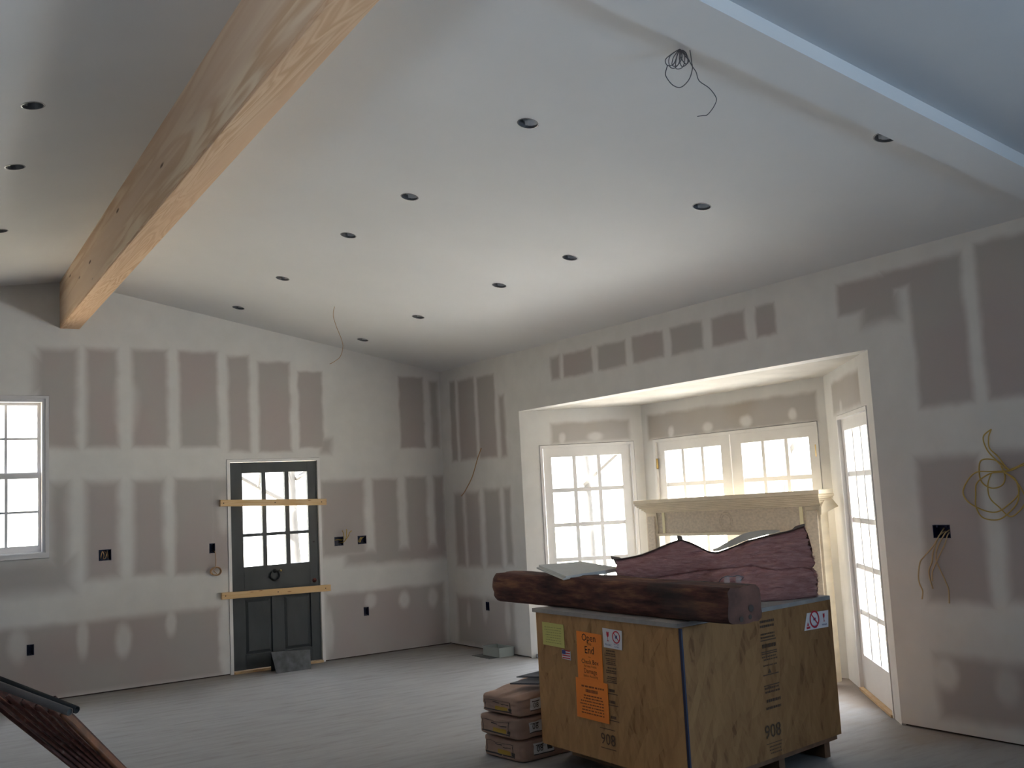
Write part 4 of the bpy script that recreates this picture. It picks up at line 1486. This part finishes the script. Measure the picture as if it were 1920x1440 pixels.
L.new(cr.outputs[0], p.inputs['Base Color'])
bm = nd(nt, 'ShaderNodeBump')
bm.inputs['Strength'].default_value = .9
bm.inputs['Distance'].default_value = .02
L.new(n1.outputs['Fac'], bm.inputs['Height'])
L.new(bm.outputs[0], p.inputs['Normal'])
p.inputs['Subsurface Weight'].default_value = 0.0
M_pink = m
M_kraft = simple('kraft_paper', (.20, .15, .115), .8, var=.2, scale=7)
M_kraftpale = simple('pale_paper_face', (.60, .56, .50), .8, var=.1, scale=7)
IA, IB = V((-1.80, -5.18, 0)), V((-.93, -5.96, 0))
iD = (IB - IA).normalized()
iN = V((iD.y, -iD.x, 0))            # towards the camera
if iN.x > 0:
    iN = -iN


def prof(pts):
    xs = [a for a, _ in pts]
    ys = [b for _, b in pts]
    return lambda s: float(np.interp(s, xs, ys))


top_u = prof([(-.01, 1.168), (.03, 1.170), (.10, 1.180), (.153, 1.190), (.208, 1.209), (.266, 1.231), (.324, 1.251), (.378, 1.267), (.411, 1.256), (.454, 1.239), (.501, 1.212), (.543, 1.188), (.589, 1.182),
              (.674, 1.208), (.763, 1.240), (.887, 1.268), (1.01, 1.289), (1.093, 1.314), (1.2, 1.316)])
mid_l = prof([(-.01, 1.02), (.15, 1.035), (.287, 1.06), (.505, 1.088), (.776, 1.100), (.901, 1.072), (.992, 1.074), (1.053, 1.080), (1.10, 1.068), (1.14, 1.040), (1.2, 1.035)])
end_prof = prof([(.90, 1.131), (.964, 1.134), (1.037, 1.138), (1.075, 1.112), (1.102, 1.130), (1.163, 1.120), (1.24, 1.104), (1.318, 1.090)])
fwd = lambda s, z: .15 * math.sin(math.pi * min(1, max(0, (s - .42) / .72))) * max(0, 1 - (z - zl) / .30)


def batt(name, ztop, zbot, send, depth, label, seed, ns=96, nz=26, slope=0.0):
    t_ = thing(name, label, 'insulation', IA + iD * .6 + V((0, 0, zl)), 'pink insulation batts on the crate')
    vs, fs = [], []
    loop = []
    # cross-section loop: front (bottom to top), top edge to back, back down
    fr_ = [(0.0, j / nz) for j in range(nz + 1)]
    tp = [(j / 5, 1.0) for j in range(1, 6)]
    bk = [(1.0, 1 - j / 6) for j in range(1, 7)]
    bt = [(1 - j / 5, 0.0) for j in range(1, 5)]
    loop = fr_ + tp + bk + bt
    n = len(loop)
    for i in range(ns + 1):
        u_ = i / ns
        for (dq, h) in loop:
            zt_end = zbot(1.1) + (ztop(1.1) - zbot(1.1)) * h
            se = send(zt_end)
            s = -.005 + (se + .005) * u_
            zt, zb2 = ztop(s), zbot(s)
            z = zb2 + (zt - zb2) * h
            q = IA + iD * s - iN * (dq * depth)
            a = noise.fractal(V((s * 7, z * 34 + 4 * math.sin(s * 5), seed + dq * 3)), 1.0, 2.0, 4)
            b_ = noise.noise(V((s * 3.5, z * 7, seed)))
            bulge = math.sin(math.pi * min(1, max(0, h))) ** .45 * .034
            k_ = 1.0 if dq == 0 else .3
            q = q + iN * (1 - dq) * fwd(s, z)
            q = q + iN * k_ * (.013 * a + .013 * b_ + bulge)
            if h > .9:
                z -= slope * dq
            rag = noise.fractal(V((z * 75, dq * 9, seed + 5)), 1.0, 2.0, 3)
            if u_ > .95:
                q = q + iD * (.022 * rag * (u_ - .95) / .05)
            if u_ < .03:
                q = q - iD * (.012 * rag)
            zz = max(zbot(s) if h == 0 else zl + .001, z + (.004 * a if 0 < h < 1 else 0))
            vs.append((q.x, q.y, zz))
    for i in range(ns):
        for j in range(n):
            l = (j + 1) % n
            fs.append((i * n + j, i * n + l, (i + 1) * n + l, (i + 1) * n + j))
    fs.append(tuple(range(n)))
    fs.append(tuple(ns * n + j for j in range(n))[::-1])
    o = MB().add(vs, fs).build('glass_wool', M_pink, t_, smooth=True)
    # loose fibres standing out of the cut end and face
    rg = random.Random(seed)
    mb = MB()
    for _ in range(900):
        h = rg.random()
        z_ = zbot(1.1) + (ztop(1.1) - zbot(1.1)) * h
        s = send(z_) - .004 + rg.uniform(-.01, .004)
        q = IA + iD * s - iN * rg.uniform(-.012, depth)
        q.z = z_
        d = iD * rg.uniform(.008, .028) + iN * rg.uniform(-.006, .006) + V((0, 0, rg.uniform(-.006, .006)))
        sd = V((0, 0, 1)) * .0022
        mb.add([q - sd, q + sd, q + d], [(0, 1, 2)])
    fb = mb.build('loose_fibres', M_pink, t_)
    fb['kind'] = 'stuff'
    return t_


floor_z = lambda s: zl + .0005
batt('insulation_batt', lambda s: mid_l(s) + .001, floor_z, end_prof, .25,
     'lower pink glass wool batt lying flat on the crate lid', 11)
ub = batt('insulation_batt', lambda s: top_u(s) - .004, lambda s: mid_l(s) - .001, end_prof, .25,
          'upper pink glass wool batt with dark paper facing, peaked and folded', 27, slope=.06)
# kraft facing along the top
N_ = 60
vs, fs = [], []
rg = random.Random(8)
for i in range(N_ + 1):
    s = -.02 + 1.118 * i / N_
    z = top_u(s) + .001
    wob = noise.noise(V((s * 14, 3, 1)))
    f_ = IA + iD * s + iN * (.016 + .006 * wob)
    bk_ = IA + iD * s - iN * .25
    lift = -.05
    for th in (0, .0035 + .004 * max(0, wob) + (.010 if s > 1.03 else 0)):
        vs += [(f_.x, f_.y, z + th), (bk_.x, bk_.y, z + th + lift)]
for i in range(N_):
    a = i * 4
    b_ = a + 4
    fs += [(a, b_, b_ + 1, a + 1), (a + 2, a + 3, b_ + 3, b_ + 2), (a, a + 2, b_ + 2, b_), (a + 1, b_ + 1, b_ + 3, a + 3)]
fs += [(0, 1, 3, 2), (N_ * 4, N_ * 4 + 2, N_ * 4 + 3, N_ * 4 + 1)]
MB().add(vs, fs).build('kraft_facing', M_kraft, ub)
# pale torn paper flap behind the dip and the little peak tuft
vs, fs = [], []
for i in range(13):
    s = .57 + .40 * i / 12
    q = IA + iD * s - iN * .10
    z = top_u(s) + .004
    h = .036 * math.sin(math.pi * min(1, i / 12 * .92 + .05))
    vs += [(q.x, q.y, z - .004), (q.x - iN.x * .05, q.y - iN.y * .05, z + h)]
for i in range(12):
    fs.append((2 * i, 2 * i + 2, 2 * i + 3, 2 * i + 1))
MB().add(vs, fs).build('paper_flap', M_kraftpale, ub)
q = IA + iD * .375 + V((0, 0, top_u(.375)))
MB().prism([q - iD * .012, q + iD * .02, q + iD * .016 + V((0, 0, .022)), q - iD * .014 + V((0, 0, .026))], -iN * .01).build('paper_tuft', M_kraft, ub)
q = IA - iD * .03 + V((0, 0, 1.168)) + iN * .01
MB().prism([q, q + iD * .06 + V((0, 0, .004)), q + iD * .045 + V((0, 0, .012)), q + iD * -.006 + V((0, 0, .022))], -iN * .02).build('paper_tuft', M_kraft, ub)

# ------------------------------------------------------------------ safety glasses on the timber end
M_lens = simple('clear_lens', (.80, .84, .80), .1)
M_lens.node_tree.nodes['Principled BSDF'].inputs['Transmission Weight'].default_value = .35
M_lens.node_tree.nodes['Principled BSDF'].inputs['Alpha'].default_value = .38
gt = V((-1.965, -6.275, zl + .181))
t_ = thing('safety_glasses', 'clear safety glasses lying on the near end of the old timber', 'glasses', gt)
gx = CR.copy()
gx.z = 0
gx.normalize()
gy = V((0, 0, 1)).cross(gx)
for sgn in (-1, 1):
    vs, fs = [], []
    for i in range(7):
        for j in range(5):
            a = (i / 6 - .5) * 1.1
            q = gt + gx * (sgn * .029 + .027 * math.sin(a)) + gy * (.010 * (1 - math.cos(a)) * 2) + V((0, 0, .001 + j / 4 * (.034 - .010 * abs(a)) + .004 * abs(a)))
            vs.append(q)
    for i in range(6):
        for j in range(4):
            fs.append((i * 5 + j, (i + 1) * 5 + j, (i + 1) * 5 + j + 1, i * 5 + j + 1))
    MB().add(vs, fs).build('lens', M_lens, t_, smooth=True)
    MB().tube(spline([gt + gx * sgn * .053 + V((0, 0, .028)), gt + gx * sgn * .056 + gy * .03 + V((0, 0, .017)), gt + gx * sgn * .052 + gy * .075 + V((0, 0, .004))], 6), .002, 6).build('temple', M_can, t_, smooth=True)
MB().tube(spline([gt + gx * -.053 + V((0, 0, .028)), gt + gx * -.028 + gy * -.003 + V((0, 0, .037)), gt + V((0, 0, .033)), gt + gx * .028 + gy * -.003 + V((0, 0, .037)), gt + gx * .053 + V((0, 0, .028))], 6), .002, 6).build('brow_bar', M_can, t_, smooth=True)

# ------------------------------------------------------------------ cement bags
M_bag = simple('brown_paper_sack', (.36, .235, .175), .85, var=.15, scale=9, bump=.4)
M_lab = simple('white_sack_label', (.60, .60, .60), .8)
M_sackink = simple('sack_black_print', (.05, .04, .035), .8)
M_sackyel = simple('sack_yellow_band', (.42, .27, .04), .8)
BU = V((.995, .10, 0)).normalized()
BV = V((-BU.y, BU.x, 0))


def bag(o, lu, lv, h, seed, label, lift=0.0):
    t_ = thing('cement_bag', label, 'cement bag', V(o) + BU * lu / 2 + BV * lv / 2, 'stack of cement bags')
    o = V(o)
    rg = random.Random(seed)
    n = 22
    vs, idx, fs = [], {}, []
    c0 = o + BU * lu / 2 + BV * lv / 2 + V((0, 0, h / 2))

    def pt(a, b, c):
        m_ = max(abs(a), abs(b), abs(c))
        pw = 14.0
        r_ = 1 / (abs(a) ** pw + abs(b) ** pw + abs(c) ** pw) ** (1 / pw)
        a, b, c = a * r_, b * r_, c * r_
        q = V((a, b, c))
        nz_ = noise.fractal(V((a * 2.5 + seed, b * 2.5, c * 2)), 1.0, 2.0, 3)
        crease = noise.noise(V((a * 6 + seed, b * 6, c * 3)))
        zz = c * h / 2
        if c > 0:
            zz += c * (lift * (.5 + .5 * a) + .010 * nz_)
        return c0 + BU * (a * lu / 2 + .006 * nz_) + BV * (b * lv / 2 + .006 * crease) + V((0, 0, zz + .003 * crease * (c > -.95)))

    for ax in range(3):
        for sg in (-1, 1):
            g = {}
            for i in range(n + 1):
                for j in range(n + 1):
                    u_, v_ = -1 + 2 * i / n, -1 + 2 * j / n
                    l = [0, 0, 0]
                    l[ax] = sg
                    l[(ax + 1) % 3] = u_
                    l[(ax + 2) % 3] = v_
                    key = tuple(round(q, 4) for q in l)
                    if key not in idx:
                        idx[key] = len(vs)
                        vs.append(pt(*l))
                    g[i, j] = idx[key]
            for i in range(n):
                for j in range(n):
                    q = (g[i, j], g[i + 1, j], g[i + 1, j + 1], g[i, j + 1])
                    fs.append(q if sg > 0 else q[::-1])
    MB().add(vs, fs).build('sack', M_bag, t_, smooth=True)

    def patch(face, u0, u1, v0, v1, k):
        """quad grid following the sack surface; face 'end' (-BU) or 'side' (-BV)"""
        pv, pf = [], []
        for i in range(7):
            for j in range(5):
                u_, v_ = u0 + (u1 - u0) * i / 6, v0 + (v1 - v0) * j / 4
                q = pt(-1, u_, v_) - BU * k if face == 'end' else pt(u_, -1, v_) - BV * k
                pv.append(q)
        for i in range(6):
            for j in range(4):
                pf.append((i * 5 + j, (i + 1) * 5 + j, (i + 1) * 5 + j + 1, i * 5 + j + 1))
        return pv, pf
    marks('end_print', M_sackink, t_, [patch('end', -.55, .78, .50, .54, .0022), patch('end', .75, .78, -.5, .54, .0022), patch('end', -.55, -.52, -.5, .54, .0022),
                                       patch('end', -.62, .85, -.66, -.52, .0022), patch('end', .0, .35, .25, .33, .0022), patch('end', -.45, -.05, .12, .2, .0022), patch('end', -.62, -.45, -.5, -.2, .0022)])
    marks('yellow_band', M_sackyel, t_, [patch('end', -.40, .25, -.50, -.12, .0026)])
    lb = marks('side_label', M_lab, t_, [patch('side', -.74, -.24, -.38, .62, .0025)])
    mid = pt(-.60, -1, -.15) - BV * .008
    marks('label_print', M_sackink, lb, [text_mb('08', mid, BU, V((0, 0, 1)), h * .42)] + [patch('side', -.70, -.5, .38, .46, .004), patch('side', -.40, -.28, -.2, .46, .004), patch('side', -.74, -.22, -.46, -.38, .0045)])
    return t_


bag((-2.275, -4.775, 0.0), .64, .385, .128, 3, 'bottom brown paper cement bag beside the crate')
bag((-2.305, -4.785, .137), .64, .385, .120, 9, 'middle brown paper cement bag of the stack beside the crate')
bag((-2.285, -4.780, .267), .62, .375, .105, 17, 'topmost dusty cement bag of the stack beside the crate', lift=.075)
M_slate = simple('dark_slate_scrap', (.075, .08, .095), .7, var=.3, scale=12)
q = V((-2.10, -4.66, .425))
tag(MB().prism([q + V((-.10, .10, 0)), q + V((-.02, -.09, .01)), q + V((.22, -.07, .03)), q + V((.22, .10, .03))], (0, 0, .008)).build('slate_scrap', M_slate), 'dark grey scrap sheet lying on the topmost cement bag', 'scrap')
q = V((-2.06, -4.65, .447))
tag(MB().prism([q + V((-.09, .09, .012)), q + V((.02, -.05, .012)), q + V((.2, -.03, .03)), q + V((.2, .08, .034))], (0, 0, .006)).build('slate_scrap', M_slate), 'smaller dark scrap tilted above another scrap on the bags', 'scrap')

# ------------------------------------------------------------------ rust red rack at lower left, with pipes
m, nt, p = mat('rust_red_paint')
L = nt.links
p.inputs['Roughness'].default_value = .6
t = nd(nt, 'ShaderNodeTexCoord')
n1 = nd(nt, 'ShaderNodeTexNoise')
n1.inputs['Scale'].default_value = 26
n1.inputs['Detail'].default_value = 6
L.new(t.outputs['Object'], n1.inputs['Vector'])
cr = nd(nt, 'ShaderNodeValToRGB')
e = cr.color_ramp.elements
e[0].position, e[0].color = .35, (.12, .04, .03, 1)
e[1].position, e[1].color = .72, (.26, .16, .13, 1)
q = e.new(.62)
q.color = (.19, .075, .055, 1)
L.new(n1.outputs['Fac'], cr.inputs[0])
L.new(cr.outputs[0], p.inputs['Base Color'])
M_rust = m  # dusty red, made paler so the ridges look lit
M_rustshade = simple('shaded_rust_paint', (.06, .016, .012), .7, var=.5, scale=30)  # rust red darkened for the shade between the ridges
M_amber = simple('amber_varnished_wood', (.15, .05, .016), .6, var=.4, scale=10)
rk = thing('slatted_rack', 'rust red rack of parallel bars leaning at the lower left', 'rack', (-4.5, -3.8, 0))
tops = [(122, 1345), (101, 1335), (76, 1328), (50, 1321), (22, 1312), (-8, 1303), (-40, 1297)]
bots = [(219, 1440), (207, 1440), (195, 1440), (183, 1440), (170, 1440), (156, 1440), (140, 1440)]
ends = []
for k in range(7):
    A_ = pix(*tops[k], 5.36 + .045 * k)
    B_ = pix(*bots[k], 5.84 - .02 * k)
    B_ = A_ + (B_ - A_) * ((A_.z - .035) / (A_.z - B_.z))
    A_ = A_ + (A_ - B_) * .045
    ends.append((A_, B_))
    d = (B_ - A_).normalized()
    wd = V((CR.x, CR.y, 0)).normalized()
    wd = (wd - d * wd.dot(d)).normalized()
    up_ = d.cross(wd)
    if up_.dot(CF) > 0:
        up_ = -up_
    hb_ = .035 if k == 0 else .075
    mb = MB()
    mb.obox(A_ - wd * .007 - up_ * hb_, B_ - A_, wd * .014, up_ * hb_)
    bar = mb.build('bar', M_amber if k == 0 else M_rustshade, rk)
    MB().tube([A_ + up_ * .003, B_ + up_ * .003], .0115, 10).build('ridge', M_amber if k == 0 else M_rust, bar, smooth=True)
for f in (.04, .90):
    a = ends[0][0].lerp(ends[0][1], f)
    b_ = ends[-1][0].lerp(ends[-1][1], f)
    MB().tube([a + V((CF.x, CF.y, -.3)) * .085, b_ + V((CF.x, CF.y, -.3)) * .085], .014, 10).build('cross_rail', M_rust, rk, smooth=True)
for f, k in ((.0, 6), (-.06, 5)):
    a = ends[k][0].lerp(ends[k][1], f) + V((CF.x, CF.y, 0)) * .09
    MB().tube([a, V((a.x, a.y, 0.0))], .014, 10).build('leg', M_rust, rk, smooth=True)
M_pipe = simple('dusty_galvanised_pipe', (.115, .095, .085), .8, metal=.0, var=.15, scale=8)
A_, B_ = pix(-150, 1228, 5.62), pix(131, 1335, 5.10)
d = (B_ - A_).normalized()
t_ = thing('metal_pipe', 'dusty grey pipe lying across the top of the red rack', 'pipe', (A_ + B_) / 2)
MB().lathe([(.020, 0), (.020, (B_ - A_).length), (.016, (B_ - A_).length), (.016, .02), (.0, .02)], A_, d, 18).build('pipe_wall', M_pipe, t_, smooth=True)
MB().lathe([(0, 0), (.0158, 0)], B_ - d * .012, d, 16).build('pipe_plug', simple('grey_plug', (.12, .13, .12), .8), t_)
off = V((0.045, 0.05, .004))
A2, B2_ = A_ + off, pix(144, 1331, 5.16)
d2_ = (B2_ - A2).normalized()
tag(MB().lathe([(.019, 0), (.019, (B2_ - A2).length), (.015, (B2_ - A2).length), (.015, .05), (0, .05)], A2, d2_, 18).build('black_pipe', M_black, smooth=True), 'black pipe beside the grey pipe on the red rack', 'pipe')

# ------------------------------------------------------------------ bare trees outside
M_bark = simple('dark_wet_bark', (.05, .047, .045), .9, var=.2, scale=6)


def tree(x, y, h, seed, label):
    rg = random.Random(seed)
    base = V((x, y, -.5))
    t_ = thing('bare_tree', label, 'tree', base)
    tr, br = MB(), MB()
    tr.tube(spline([base, base + V((rg.uniform(-.1, .1), rg.uniform(-.1, .1), h * .4)), base + V((rg.uniform(-.3, .3), rg.uniform(-.3, .3), h))], 5), lambda q: .16 * (1 - .85 * q), 8)

    def grow(p_, d_, l_, r_, dep):
        e_ = p_ + d_ * l_
        mid_ = p_ + d_ * l_ * .5 + V((rg.uniform(-1, 1), rg.uniform(-1, 1), rg.uniform(-.3, 1))) * l_ * .07
        br.tube([p_, mid_, e_], lambda q: r_ * (1 - .5 * q), 5)
        if dep > 0:
            for _ in range(3):
                nd_ = (d_ + V((rg.uniform(-.8, .8), rg.uniform(-.8, .8), rg.uniform(-.2, .7)))).normalized()
                grow(p_.lerp(e_, rg.uniform(.45, 1)), nd_, l_ * rg.uniform(.5, .75), r_ * .55, dep - 1)
    for k in range(9):
        z = h * (.28 + .07 * k)
        a = rg.uniform(0, 6.28)
        grow(base + V((0, 0, z)), V((math.cos(a), math.sin(a), rg.uniform(.3, .9))).normalized(), h * .22, .05, 3)
    tr.build('trunk', M_bark, t_, smooth=True)
    b_ = br.build('branches', M_bark, t_)
    b_['kind'] = 'stuff'


tree(1.5, 8.2, 7.5, 1, 'bare tree outside seen through the charcoal door panes')
tree(5.6, 4.7, 8.0, 2, 'bare tree outside seen through the left bay door')
tree(9.3, 3.2, 9.0, 5, 'bare tree outside seen through the right leaf of the paired doors')
